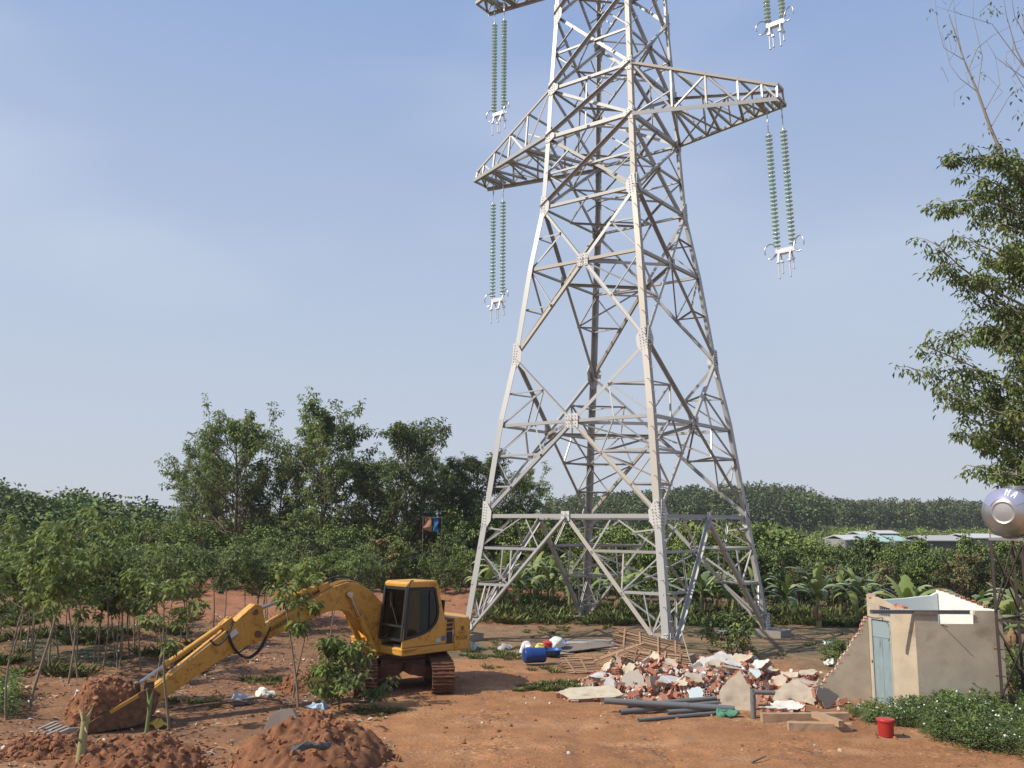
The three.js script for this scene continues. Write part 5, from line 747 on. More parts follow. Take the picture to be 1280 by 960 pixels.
// tall rubber trees behind the excavator
{
  const opt = (seed, tones, o = {}) => ({ seed, h: 11, r: 0.17, bare: 0.13, trunkTo: 0.88, limbs: 27, spread: 2.9, levels: 2, kids: [5, 4], whorlsPerTwig: 2, leavesPer: 10, leaf: 0.30, leafWidth: 0.42, whorl: 0.17, droop: [-0.1, 0.9], wander: 0.22, lift: 0.2, rise: [0.15, 0.9], profile: round, tones, lean: 0.03, topWhorl: 8, ...o });
  const kinds = [growTree(opt(1, [...mid, ...light])), growTree(opt(2, [...dark, mid[0]], { limbs: 28, bare: 0.12 })), growTree(opt(3, [...mid, light[0], light[2]], { spread: 3.3, limbs: 25 }))];
  const list = [ // pixel across, distance, crown top pixel, kind
    [292, 58, 512, 2, 'loose-crowned tall rubber tree with tufted top at the open end of the tree row', 0.86], [352, 62, 572, 1, 'tall rubber tree filled in between the loose-crowned and the pale-trunked trees', 0.9], [404, 57, 500, 0, 'tallest rubber tree with a pale bare trunk showing through its crown', 0.86], [462, 61, 566, 1, 'dark rubber tree tucked behind the tallest rubber tree', 0.9], [512, 56, 516, 1, 'dark dense rubber tree rising straight behind the excavator cab', 0.86], [556, 60, 572, 0, 'rubber tree beside the hanging blue cloth', 0.9], [600, 58, 560, 1, 'dark rubber tree next to the far pylon leg', 0.95], [650, 60, 585, 2, 'low rubber tree seen through the pylon base', 0.9], [250, 64, 556, 0, 'shorter rubber tree leaning out over the scrub hillside', 0.85]];
  for (const [px, d, py, k, label, wide] of list) { const p = standAt(px, d), top = EYE + (652 - py) * d / 1145, h = top - p[1]; const t = treeThing('rubber_tree', label, 'tree', kinds[k], k ? brownBark : paleBark, leafMat, p, px * 0.7, h / 11.2, 'tall rubber trees behind the excavator'); t.scale.set(h / 11.2 * wide, h / 11.2, h / 11.2 * wide); }
  // bushy young trees closing the clearing
  const bush = (seed, tones, o = {}) => ({ seed, h: 3.6, r: 0.06, bare: 0.06, trunkTo: 0.92, limbs: 20, spread: 0.95, levels: 1, kids: [5, 3], whorlsPerTwig: 3, leavesPer: 8, leaf: 0.20, leafWidth: 0.45, whorl: 0.13, droop: [-0.2, 1.0], wander: 0.25, lift: 0.15, rise: [0.1, 0.9], profile: spire, tones, lean: 0.04, topWhorl: 6, ...o });
  const kb = [growTree(bush(11, dark)), growTree(bush(12, mid)), growTree(bush(13, dryish, { spread: 0.8 })), growTree(bush(14, mid, { spread: 1.2, h: 3.4 })), growTree(bush(15, light, { spread: 1.1 }))];
  const names = ['dark narrow bushy tree in the thicket behind the bananas', 'mid green leafy tree in the thicket behind the bananas', 'dry olive toned slender tree in the thicket behind the bananas', 'broad green bushy tree in the thicket behind the bananas', 'light green bushy tree in the thicket behind the bananas'];
  const R = rng(70);
  for (let px = 945; px < 1420; px += 13) for (const row of [0, 1]) { const d = 47 + row * 7 + R.r(-2, 2.5), k = R.pick(row ? [0, 0, 1, 3, 4] : [0, 0, 0, 2, 2, 1, 3]), py = (row ? R.r(668, 688) : R.r(676, 712)); const p = standAt(px + R.r(-6, 6), d), h = EYE + (652 - py) * d / 1145 - p[1]; treeThing('thicket_tree', names[k], 'tree', kb[k], k === 2 ? greyBark : brownBark, denseLeafMat, p, R() * 6.28, h / 3.7, 'bushy trees in the thicket'); }
  const names2 = names.map((s) => s.replace('behind the bananas', 'seen through the pylon base'));
  for (let px = 555; px < 945; px += 17) for (const row of [0, 1]) { const d = 48 + row * 8 + R.r(-1.5, 3), k = R.pick(row ? [0, 1, 4] : [0, 0, 1, 3]), py = row ? R.r(648, 668) - (px < 700 ? 14 : 0) : R.r(672, 700); const p = standAt(px + R.r(-6, 6), d), h = EYE + (652 - py) * d / 1145 - p[1]; treeThing('thicket_tree', names2[k], 'tree', kb[k], brownBark, denseLeafMat, p, R() * 6.28, h / 3.7, 'bushy trees seen through the pylon base'); }
  const names3 = names.map((s) => s.replace('in the thicket behind the bananas', 'at the foot of the tall rubber trees'));
  for (let px = 150; px < 580; px += 15) { const d = 50 + R.r(-2.5, 5), k = R.pick([0, 0, 1, 2, 3]), py = R.r(655, 700); const p = standAt(px, d), h = EYE + (652 - py) * d / 1145 - p[1]; treeThing('thicket_tree', names3[k], 'tree', kb[k], brownBark, denseLeafMat, p, R() * 6.28, h / 3.7, 'bushy trees at the foot of the rubber trees'); }
  const names4 = names.map((s) => s.replace('in the thicket behind the bananas', 'behind the sapling rows below the scrub hill'));
  for (let px = -60; px < 240; px += 34) { const d = 50 + R.r(-4, 7), k = R.pick([0, 1, 3, 4]), py = R.r(652, 695); const p = standAt(px, d), h = EYE + (652 - py) * d / 1145 - p[1]; treeThing('thicket_tree', names4[k], 'tree', kb[k], brownBark, denseLeafMat, p, R() * 6.28, h / 3.7, 'bushy trees behind the sapling rows'); }
  // small shrubs standing alone
  const shrub = growTree(bush(16, mid, { h: 1.3, r: 0.025, limbs: 16, spread: 0.62, leaf: 0.16, whorl: 0.1, whorlsPerTwig: 2, profile: round }));
  const s1 = onGround(915, 822); treeThing('shrub', 'round dark green shrub alone on the soil under the pylon', 'shrub', shrub, brownBark, glossLeafMat, [s1.x, 0, s1.z], 0, 1.05);
  const s2 = onGround(1050, 834); treeThing('shrub', 'small open shrub growing behind the rubble near the broken wall', 'shrub', shrub, brownBark, leafMat, [s2.x, 0, s2.z], 1, 0.6); const s3 = onGround(1075, 826); treeThing('shrub', 'smallest shrub close behind the broken shed wall', 'shrub', shrub, brownBark, leafMat, [s3.x, 0, s3.z], 2.2, 0.5);
  const low = growTree({ seed: 19, h: 1.9, r: 0.03, bare: 0.12, trunkTo: 0.85, limbs: 15, spread: 0.75, levels: 1, kids: [5, 3], whorlsPerTwig: 3, leavesPer: 9, leaf: 0.20, leafWidth: 0.36, whorl: 0.14, droop: [0.1, 1.0], wander: 0.22, lift: 0.1, rise: [0.0, 0.7], profile: (f) => 1.05 - 0.35 * f, tones: [...mid, ...light], lean: 0.05, topWhorl: 4 });
  const l1 = onGround(423, 888); treeThing('low_bush', 'leafy low bush in front of the excavator track', 'shrub', low, brownBark, leafMat, [l1.x, 0, l1.z], 0.5, 0.86);
}
// rubber saplings in the field on the left
{
  const sap = (seed, o = {}) => ({ seed, h: 4, r: 0.034, bare: 0.5, trunkTo: 0.95, limbs: 7, spread: 1.0, levels: 1, kids: [4, 3], whorlsPerTwig: 2, leavesPer: 8, leaf: 0.24, leafWidth: 0.40, whorl: 0.16, droop: [0.0, 1.0], wander: 0.2, lift: 0.12, rise: [0.1, 0.8], profile: umbrellaTop, tones: [...mid, light[0], light[1], dark[1]], lean: 0.10, bend: 0.7, topWhorl: 7, ...o });
  const kinds = [growTree(sap(31)), growTree(sap(32, { limbs: 8, spread: 1.2 })), growTree(sap(33, { bare: 0.42, limbs: 9 })), growTree(sap(34, { limbs: 6, spread: 0.8, tones: light })), growTree(sap(35, { tones: [...dark, ...mid], limbs: 9, spread: 1.2 }))];
  const names = ['rubber sapling with a thin bare stem in the field by the loaded bucket', 'wide-crowned rubber sapling in the field by the loaded bucket', 'low-branched rubber sapling in the field by the loaded bucket', 'sparse light green rubber sapling in the field by the loaded bucket', 'dark dense rubber sapling in the field by the loaded bucket'];
  const R = rng(88), put = (px, py, k, h, label, turn) => { const p = onGround(px, py), t = treeThing('rubber_sapling', label ?? names[k], 'sapling', kinds[k], paleBark, leafMat, [p.x, groundHeight(p.x, p.z), p.z], turn ?? R() * 6.28, h / 4, 'young rubber trees in the field'); return t; };
  put(35, 888, 0, 4.3, 'tall slim rubber sapling with a pale stem just behind the bucket teeth', 1.2); put(8, 900, 1, 3.6, 'crooked rubber sapling with a bent pale stem at the field edge', 4);
  put(212, 911, 3, 3.2, 'thin light green sapling standing in front of the dipper arm', 0.3); put(366, 872, 3, 3.1, 'thin sapling standing before the boom beside a second one', 2); put(373, 886, 3, 3.4, 'slim sapling nearest the low bush, crown across the boom', 5.1);
  put(84, 862, 2, 3.3); put(98, 848, 0, 3.6); put(128, 836, 4, 3.4); put(60, 842, 1, 3.7); put(150, 826, 1, 3.5); put(176, 842, 2, 3.2); put(195, 850, 4, 3.4);
  for (let k = 0; k < 38; k++) { const py = R.r(784, 836), px = R.r(-40, 150 + (836 - py) * 3.2); put(px, py, Math.floor(R() * 5), R.r(2.5, 3.5)); }
  for (let k = 0; k < 16; k++) { const py = R.r(780, 800), px = R.r(300, 470); put(px, py, R.pick([1, 2, 4]), R.r(2.6, 3.4), 'rubber sapling on the red soil behind the excavator boom'); }
}
// big tree leaning in beside the water tank
{
  const R = rng(9), wood = new Wood(), L = new Leaves(), c = new THREE.Color(), up = V(0, 1, 0), D = 25, tones = [...mid, ...mid, ...dark, ...light];
  const P = (px, py, d = D) => { const r = pixelRay(px, py); return V(0, EYE, 0).addScaledVector(r, d / -r.z); };
  const base = V(slope(1322) * D, 0, -D), crownAt = (f) => V(base.x + 0.5 * Math.sin(f * 3), f * 19, base.z + 0.4 * f);
  const trunk = []; for (let i = 0; i <= 12; i++) trunk.push(crownAt(i / 12)); trunk[0].y = -0.2; wood.limb(trunk, 0.26, 0.06, 10);
  const whorl = (p, n, size) => { c.copy(R.pick(tones)).multiplyScalar(R.r(0.8, 1.25)); const w0 = R() * 6.28; for (let k = 0; k < n; k++) { const w = w0 + k * 2.4, dr = R.r(0.15, 1.25), d = V(Math.cos(w) * Math.cos(dr), -Math.sin(dr), Math.sin(w) * Math.cos(dr)); L.leaf(p.clone().addScaledVector(d, R.r(0.02, 0.2)).add(V(0, R.r(-0.1, 0.12), 0)), d, up.clone().add(V(R.r(-0.5, 0.5), 0, R.r(-0.5, 0.5))).normalize(), size * R.r(0.7, 1.2), size * R.r(0.32, 0.42), c); } };
  const spray = (a, b, r, twigs, leafy) => {                         // a limb from a to b with twigs and leaf whorls along its outer part
    const pts = [], n = 8, sag = V(R.r(-0.3, 0.3), R.r(-0.1, 0.5), R.r(-0.3, 0.3)); for (let i = 0; i <= n; i++) { const f = i / n; pts.push(a.clone().lerp(b, f).addScaledVector(sag, Math.sin(f * Math.PI))); } wood.limb(pts, r, r * 0.2, 5);
    const len = a.distanceTo(b);
    for (let k = 0; k < twigs; k++) {
      const f = 0.3 + 0.7 * (k + R()) / twigs, i = Math.min(n - 1, Math.floor(f * n)), q = pts[i].clone().lerp(pts[i + 1], f * n - i), w = R() * 6.28, d = b.clone().sub(a).normalize().multiplyScalar(0.6).add(V(Math.cos(w), R.r(-0.6, 0.7), Math.sin(w)).multiplyScalar(0.8)).normalize(), l = R.r(0.35, 1.0) * Math.min(1, len / 4) * (1.2 - 0.4 * f), e = q.clone().addScaledVector(d, l).add(V(0, -0.1 * l, 0));
      wood.limb([q, q.clone().lerp(e, 0.5).add(V(0, 0.06, 0)), e], r * 0.22 + 0.006, 0.004, 4);
      for (let j = 0; j < leafy; j++) { const g = q.clone().lerp(e, 1 - 0.85 * j / leafy); whorl(g.add(V(R.r(-0.08, 0.08), R.r(-0.08, 0.08), R.r(-0.08, 0.08))), 6, 0.19); }
    }
  };
  const from = (y) => crownAt(clamp(y / 19, 0, 1));
  const targets = [[1186, 205, 1], [1180, 262, 2], [1168, 302, -1], [1172, 330, 0], [1205, 350, 1], [1212, 300, -2], [1225, 240, 1], [1236, 195, -1], [1150, 430, 0], [1144, 462, 1], [1166, 492, -1], [1186, 420, 2], [1208, 470, 0], [1190, 512, -0.5], [1216, 545, 1], [1212, 582, 0], [1240, 592, -1], [1236, 500, 2], [1244, 430, -2], [1234, 380, 1], [1226, 410, 0], [1255, 330, -1], [1250, 260, 2], [1262, 200, 0], [1260, 540, 1], [1265, 470, -1.5], [1270, 400, 1.5], [1275, 300, -2], [1285, 230, 1], [1282, 580, -1], [1290, 500, 2], [1300, 420, 3], [1300, 330, -3], [1310, 250, 2], [1330, 190, 0], [1350, 300, 1], [1370, 400, -1], [1360, 500, 2], [1400, 330, 0], [1420, 440, 1]];
  for (const [px, py, off] of targets) { const b = P(px, py, D + off), a = from(b.y - R.r(0.8, 2.4)); spray(a, b, 0.05, 13 + Math.floor(R() * 6), 4); }
  for (let k = 0; k < 26; k++) { const b = V(base.x + R.r(-2.6, 2.6), R.r(6.5, 15), base.z + R.r(-2.4, 2.4)); spray(from(b.y - 1), b, 0.04, 12, 4); }
  // nearly bare limbs at the top
  const bare = [[1262, 215, 0], [1238, 160, 0], [1222, 115, 0], [1205, 75, 0.2], [1186, 18, 0.4]].map(([x, y, o]) => P(x, y, D + o)); wood.limb([from(bare[0].y - 1.2), ...bare], 0.065, 0.012, 6);
  const twig = (pts, r = 0.014) => wood.limb(pts.map(([x, y, o = 0]) => P(x, y, D + o)), r, 0.004, 4);
  twig([[1222, 115], [1228, 70], [1216, 20], [1219, -20]]); twig([[1205, 75], [1180, 60], [1172, 30], [1168, -10]]); twig([[1222, 115], [1200, 98], [1188, 82], [1177, 40]]); twig([[1238, 160], [1262, 120], [1290, 100]]); twig([[1210, 88], [1222, 60], [1240, 45], [1265, 32]]); twig([[1205, 75], [1196, 40], [1192, 0]]); twig([[1230, 140], [1250, 105], [1244, 70]]); twig([[1300, 120], [1270, 62], [1258, 20], [1252, -20]], 0.03); twig([[1285, 90], [1262, 60], [1240, 30], [1170, 8]], 0.02); twig([[1300, 110], [1278, 96], [1245, 72], [1232, 50]], 0.02); twig([[1290, 60], [1268, 20], [1262, -20]], 0.025); twig([[1300, 140], [1264, 84], [1255, 75]], 0.02);
  for (let k = 0; k < 16; k++) { const x = R.r(1175, 1275), y = R.r(5, 150); twig([[x, y], [x + R.r(-14, 14), y - R.r(5, 20)], [x + R.r(-22, 22), y - R.r(15, 40)]], 0.009); }
  for (const [x, y, n] of [[1186, 32, 2], [1190, 44, 3], [1205, 118, 2], [1218, 62, 2], [1226, 92, 2], [1163, 12, 2], [1232, 12, 5], [1240, 4, 5], [1246, 14, 4], [1270, 108, 3], [1268, 120, 3], [1275, 15, 4], [1232, 155, 3], [1246, 180, 4], [1272, 140, 4], [1280, 150, 5]]) whorl(P(x, y), n + 2, 0.17);
  const t = thing('leaning_tree', 'large leafy tree with half bare top rising behind the water tank', 'tree', [base.x, 0, base.z]); const inv = (g) => g.translate(-base.x, 0, -base.z); part(t, 'trunk', inv(wood.geometry()), greyBark); part(t, 'crown', inv(L.geometry()), glossLeafMat);
}
// banana plants
{
  const blade = (seed, len, wid, droop) => {                         // one arching leaf with a raised midrib and a few splits
    const R = rng(seed), pos = [], idx = [], n = 22; let p = V(0, 0, 0), a = 1.25;
    for (let i = 0; i <= n; i++) { const f = i / n, w = wid * Math.pow(Math.sin(Math.PI * Math.min(1, 0.06 + f * 0.94)), 0.6) * (f < 0.08 ? 0.12 : 1) * (R() < 0.4 ? R.r(0.45, 0.85) : 1), s = V(0, 0, 1), sag = -0.25 - 0.25 * f; pos.push(p.x, p.y - w * sag * -0.5 - 0.0, -w / 2, p.x, p.y, 0, p.x, p.y + w * sag * 0.5, w / 2); if (i) { const q = (i - 1) * 3; idx.push(q, q + 1, q + 3, q + 1, q + 4, q + 3, q + 1, q + 2, q + 4, q + 2, q + 5, q + 4); } a -= droop / n * (0.6 + f); p = p.clone().add(V(Math.cos(a), Math.sin(a), 0).multiplyScalar(len / n)); }
    const g = new THREE.BufferGeometry(); g.setAttribute('position', new THREE.Float32BufferAttribute(pos, 3)); g.setIndex(idx); g.computeVertexNormals(); return g;
  };
  const blades = [blade(1, 1.9, 0.36, 1.7), blade(2, 2.1, 0.40, 2.2), blade(3, 1.6, 0.34, 1.1), blade(4, 2.0, 0.38, 2.7)];
  const greens = [lin(0.135, 0.20, 0.040), lin(0.17, 0.245, 0.048), lin(0.10, 0.155, 0.034), lin(0.25, 0.30, 0.065)].map((c) => new THREE.MeshPhysicalMaterial({ color: c, roughness: 0.8, transmission: 0.4, thickness: 0 })), dry = new THREE.MeshStandardMaterial({ color: lin(0.22, 0.14, 0.075), roughness: 0.95 }), stemM = M(0.20, 0.20, 0.085, 0.8);
  const stem = cyl(V(0, -0.05, 0), V(0, 1.25, 0), 0.11, 0.06, 12);
  const plant = (p, h, seed, label, group = 'banana plants behind the clearing') => { const R = rng(seed), t = thing('banana_plant', label, 'banana plant', p, 0, group), s = h / 2.6; part(t, 'stem', stem, stemM); const n = 10 + Math.floor(R() * 4); for (let k = 0; k < n; k++) { const m = part(t, 'leaf', R.pick(blades), R.pick(greens), [0, 1.15 + R.r(-0.1, 0.1), 0], [0, 0, 0]); m.rotation.set(R.r(-0.25, 0.25), k * 2.4 + R.r(-0.3, 0.3), R.r(-0.15, 0.4) - (k < 3 ? 0.5 : 0), 'YXZ'); m.scale.setScalar(R.r(0.75, 1.1)); } const y = part(t, 'leaf', blades[2], greens[3], [0, 1.2, 0]); y.rotation.set(0, R() * 6, 0.35, 'YXZ'); for (let k = 0; k < 3; k++) { const m = part(t, 'dry_leaf', blades[3], dry, [0, 0.95, 0]); m.rotation.set(0, R() * 6.28, -1.7, 'YXZ'); m.scale.set(0.5, 0.5, 0.35); } t.scale.setScalar(s); return t; };
  const spots = [[606, 772, 2.2], [628, 768, 2.5], [648, 772, 2.2], [668, 766, 2.6], [690, 768, 2.7], [712, 770, 2.4], [745, 768, 2.1], [772, 772, 2.3], [795, 770, 2.5], [858, 772, 2.4], [878, 775, 2.6], [898, 770, 2.3], [920, 776, 2.5], [946, 772, 2.4], [985, 778, 2.3], [1024, 786, 2.75], [1052, 776, 2.6], [1072, 778, 2.5], [1092, 772, 2.4]];
  const tails = ['half hidden by the far pylon leg', 'showing red soil beside its stem', 'with its leaves crossing the pylon brace', 'in the darkest gap behind the pylon base', 'with upright leaves in the middle of the pylon base', 'just left of the rear pylon footing', 'behind the rear pylon leg', 'with spread leaves right of the rear footing', 'framed by the slanting pylon braces', 'behind the near pylon leg braces', 'with broad leaves between the two near braces', 'leaning over its neighbour behind the pylon', 'next to the slim tree trunks behind the pylon', 'beside the pylon leg on the shed side', 'in the shade between the pylon leg and the open soil', 'with a bright yellow-green central leaf standing alone on the soil', 'with long arching leaves behind the shed peak', 'close behind the broken shed wall', 'half hidden by the door wall of the shed'];
  spots.forEach(([px, py, h], i) => { const p = onGround(px, py); plant([p.x, groundHeight(p.x, p.z) - 0.02, p.z], h, 500 + i, 'banana plant ' + tails[i]); });
  const behind = [[1128, 31, 2.7, 'banana plant with one tall upright leaf showing over the shed'], [1255, 31, 2.5, 'banana plant between the shed and the tank stand'], [1285, 29, 2.8, 'banana plant standing under the water tank'], [1215, 33, 2.2, 'banana plant with a leaf tip above the white shed wall'], [1305, 26, 2.3, 'banana plant at the foot of the large leaning tree']];
  behind.forEach(([px, d, h, label], i) => { const p = standAt(px, d), t = plant(p, h, 540 + i, label); if (!i) { const m = part(t, 'leaf', blades[2], greens[1], [0, 1.35, 0.05]); m.rotation.set(0, 1.2, 0.35, 'YXZ'); m.scale.set(0.9, 0.9, 1.5); } });
  // cut banana shoots in the foreground
  const pale = M(0.29, 0.28, 0.125, 0.8), sheath = M(0.30, 0.24, 0.13, 0.9);
  const sh = onGround(98, 966), s1 = thing('banana_shoot', 'thick cut banana shoot with torn leaf stubs in the foreground', 'banana shoot', [sh.x, 0, sh.z]); part(s1, 'stem', cyl(V(0, -0.1, 0), V(0.05, 0.85, 0), 0.085, 0.06, 14), pale); for (const [a, l, r] of [[0.2, 0.42, 0.35], [2.4, 0.40, 0.75], [4.4, 0.46, 0.15], [5.4, 0.22, 1.9]]) { const m = part(s1, r > 1.5 ? 'dry_sheath' : 'leaf_stub', new THREE.ConeGeometry(0.05, l, 8, 3).scale(1, 1, 0.35).translate(0, l / 2, 0), r > 1.5 ? sheath : pale, [0.04, 0.76, 0]); m.rotation.set(0, a, -r, 'YXZ'); } for (const y of [0.3, 0.5]) { const m = part(s1, 'dry_sheath', new THREE.ConeGeometry(0.04, 0.28, 6).scale(1, 1, 0.3).translate(0, 0.14, 0), sheath, [0.05, y, 0.03]); m.rotation.set(0.2, y * 9, -0.9, 'YXZ'); }
  const sk = onGround(182, 922), s2 = thing('banana_shoot', 'slim green banana shoot standing before the loaded bucket arm', 'banana shoot', [sk.x, 0, sk.z]); part(s2, 'stem', cyl(V(0, -0.1, 0), V(0.04, 0.62, 0), 0.045, 0.03, 12), M(0.17, 0.20, 0.075, 0.7)); for (const [a, l, r] of [[0.3, 0.42, 0.15], [2.6, 0.45, 0.3], [4.6, 0.26, 0.6]]) { const m = part(s2, 'leaf_stub', new THREE.ConeGeometry(0.045, l, 8, 3).scale(1, 1, 0.3).translate(0, l / 2, 0), M(0.14, 0.19, 0.06, 0.7), [0.035, 0.55, 0]); m.rotation.set(0, a, -r, 'YXZ'); }
}
// ---------------------------------------------------------------- far roofs, earth mounds, weeds, litter
{
  const roofT = M(0.30, 0.43, 0.40, 0.7), roofW = M(0.45, 0.45, 0.44, 0.7), roofG = M(0.34, 0.33, 0.32, 0.8), wallD = M(0.10, 0.10, 0.10, 0.9), wallL = M(0.25, 0.25, 0.24, 0.9);
  const hut = (px0, px1, d, y, rise, roof, wall, label, turn = 0) => { const x0 = slope(px0) * d, x1 = slope(px1) * d, w = x1 - x0, g = groundHeight((x0 + x1) / 2, -d), top = y - g, dp = 9, o = thing('farm_building', label, 'building', [(x0 + x1) / 2, g, -d], turn, 'farm buildings in the valley'); part(o, 'wall', box(w * 0.98, top, dp * 0.95, [0, top / 2, 0]), wall); part(o, 'roof', extrude([[-dp / 2 - 0.4, 0], [0, rise], [dp / 2 + 0.4, 0], [dp / 2 + 0.4, -0.12], [0, rise - 0.14], [-dp / 2 - 0.4, -0.12]], w).rotateY(Math.PI / 2).translate(0, top, 0), roof); for (let i = 0; i < Math.max(2, Math.round(w / 4)); i++) part(o, 'opening', box(1.6, 1.4, 0.1, [-w / 2 + (i + 0.5) * w / Math.max(2, Math.round(w / 4)), top - 1.3, dp * 0.475 + 0.03]), wallD); return o; };
  hut(1042, 1075, 140, 2.0, 0.6, roofW, wallL, 'whitish low farm building farthest from the water tank'); hut(1070, 1098, 136, 1.8, 0.9, roofT, wallL, 'turquoise roofed farm building with a sloping gable'); hut(1103, 1120, 138, 1.9, 0.7, roofT, wallL, 'small turquoise roofed farm building in the middle of the row'); hut(1141, 1190, 142, 1.9, 0.7, roofG, wallD, 'long grey roofed farm shed with dark open sides'); hut(1194, 1236, 150, 2.2, 0.6, roofW, wallL, 'pale farm building just short of the water tank'); hut(1066, 1086, 205, 2.0, 0.6, roofW, wallL, 'tiny white building on the slope beyond the farm row'); hut(1088, 1114, 212, 2.2, 0.6, roofW, wallL, 'thin white roof line on the slope beyond the farm row');
  const cx = slope(541) * 52, cy = groundHeight(cx, -52), rack = thing('cloth_rack', 'blue cloth and orange-brown sheet hung on poles among the rubber trees', 'cloth', [cx, cy, -52]), ph = EYE - 0.05 - cy;
  part(rack, 'pole', cyl(V(-0.55, -0.1, 0), V(-0.5, ph + 0.35, 0), 0.03, 0.025, 7), brownBark); part(rack, 'pole', cyl(V(0.6, -0.1, 0), V(0.56, ph + 0.35, 0), 0.03, 0.025, 7), brownBark); part(rack, 'cross_pole', cyl(V(-0.6, ph + 0.3, 0), V(0.7, ph + 0.27, 0), 0.025, 0.02, 7), brownBark);
  part(rack, 'blue_cloth', roughen(new THREE.BoxGeometry(0.3, 0.8, 0.05, 6, 12, 1), 0.12, 3, 2), M(0.02, 0.12, 0.32, 0.8), [0.2, ph - 0.1, 0.02]); part(rack, 'orange_sheet', roughen(new THREE.BoxGeometry(0.4, 0.7, 0.05, 6, 12, 1), 0.1, 3, 7), M(0.34, 0.17, 0.09, 0.9), [-0.25, ph - 0.1, 0]);
}
{
  const R = rng(44);
  const mound = (cx, cz, rx, rz, h, seed, label) => { const n = 90, pos = [], idx = [], uv = []; const H = (x, z) => { const u = (x - cx) / rx, v = (z - cz) / rz, r = Math.hypot(u, v) * (1 + 0.25 * nz(Math.atan2(v, u) * 1.3, seed, 3)); return h * Math.pow(Math.max(0, 1 - r), 0.62) * (1 + 0.3 * fbm(x * 1.7, z * 1.7 + seed, 3)) + (r < 1 ? 0.10 * fbm(x * 5, z * 5 + seed, 4) * Math.min(1, (1 - r) * 5) : 0); };
    for (let j = 0; j <= n; j++) for (let i = 0; i <= n; i++) { const x = cx + rx * 1.2 * (2 * i / n - 1), z = cz + rz * 1.2 * (2 * j / n - 1), y = H(x, z); pos.push(x, groundHeight(x, z) + y - (y > 0.005 ? 0 : 0.05), z); uv.push(x / 1.2, z / 1.2); }
    for (let j = 0; j < n; j++) for (let i = 0; i < n; i++) { const p = j * (n + 1) + i; idx.push(p, p + n + 1, p + 1, p + 1, p + n + 1, p + n + 2); }
    const g = new THREE.BufferGeometry(); g.setAttribute('position', new THREE.Float32BufferAttribute(pos, 3)); g.setAttribute('uv', new THREE.Float32BufferAttribute(uv, 2)); g.setIndex(idx); g.computeVertexNormals(); solo('earth_mound', g, clod, label, 'earth mound');
    return H; };
  const hs = [mound(-3.6, -17.4, 1.4, 1.5, 0.80, 3, 'high mound of freshly dug red earth in the foreground'), mound(-6.6, -16.8, 1.2, 1.2, 0.55, 9, 'lower mound of crumbly dark red earth beside the high mound'), mound(-8.5, -17.7, 0.9, 0.6, 0.26, 15, 'small ridge of red earth behind the thick banana shoot'), mound(-5.1, -24.6, 1.0, 0.8, 0.4, 21, 'small dark heap of earth behind the long stick')];
  const clodG = roughen(new THREE.IcosahedronGeometry(0.06, 1), 0.035, 16, 2), m = [], c = [];
  const spots = [[-3.6, -17.4, 1.4, 1.4, 0], [-6.6, -16.8, 1.2, 1.1, 1], [-8.5, -17.7, 0.9, 0.5, 2], [-5.1, -24.6, 0.9, 0.7, 3]];
  for (let k = 0; k < 1700; k++) { const s = R.pick(spots), a = R() * 6.28, r = Math.pow(R(), 0.6) * 1.15, x = s[0] + s[2] * r * Math.cos(a), z = s[1] + s[3] * r * Math.sin(a), y = groundHeight(x, z) + Math.max(0, hs[s[4]](x, z)), q = Math.pow(R(), 3) * 1.1 + 0.14; m.push(mat4(V(x, y + 0.01, z), quat(R() * 6, R() * 6, R() * 6), V(q * R.r(0.7, 1.4), q * R.r(0.6, 1), q * R.r(0.7, 1.4)))); const g = R.r(0.7, 1.2); c.push(lin(0.235 * g, 0.102 * g, 0.047 * g)); }
  stuff('earth_clods', clodG, M(1, 1, 1, 1), m, c, 'crumbling clods of red earth on and around the dug mounds', 'earth');
  // grey plate and rags on the high mound
  const gp = onGround(352, 912, 0.25); const pl = solo('metal_plate', roughen(new THREE.CylinderGeometry(0.36, 0.40, 0.05, 9, 1), 0.05, 3, 5), M(0.13, 0.10, 0.085, 0.75, 0.2), 'dull grey plate half buried beside the high earth mound', 'plate', [gp.x, 0.28, gp.z]); pl.rotation.set(1.0, 0.5, 0.25);
  const rg = onGround(388, 938, 0.55); solo('grey_rag', roughen(new THREE.SphereGeometry(0.2, 20, 12).scale(1.6, 0.25, 0.5), 0.1, 7, 3), M(0.07, 0.08, 0.085, 0.85), 'twisted grey rag on the side of the high earth mound', 'rag', [rg.x, 0.60, rg.z - 0.1], 0.4);
  const bp = onGround(27, 936); solo('dark_bowl', new THREE.LatheGeometry([[0, 0], [0.1, 0.0], [0.16, 0.08], [0.17, 0.08], [0.11, -0.01]].map((p) => new THREE.Vector2(...p)), 20), M(0.06, 0.045, 0.04, 0.7), 'dark shallow bowl lying on the red soil', 'bowl', [bp.x, groundHeight(bp.x, bp.z) + 0.02, bp.z]);
  const a = onGround(214, 893), b = onGround(290, 884), e = onGround(352, 881); solo('long_stick', tube([a, a.clone().lerp(b, 0.5).add(V(0, 0.05, 0.1)), b.clone().add(V(0, 0.03, 0)), b.clone().lerp(e, 0.5).add(V(0, 0.08, -0.08)), e].map((p) => p.add(V(0, 0.09, 0))), 0.028, 40, 7), brownBark, 'long crooked dead branch lying on the litter', 'branch');
  const a2 = onGround(940, 955); solo('short_stick', cyl(V(0, 0, 0), V(0.32, 0.05, -0.25), 0.02, 0.012, 7), brownBark, 'short dry stick on the open red dirt', 'branch', [a2.x, groundHeight(a2.x, a2.z) + 0.02, a2.z]);
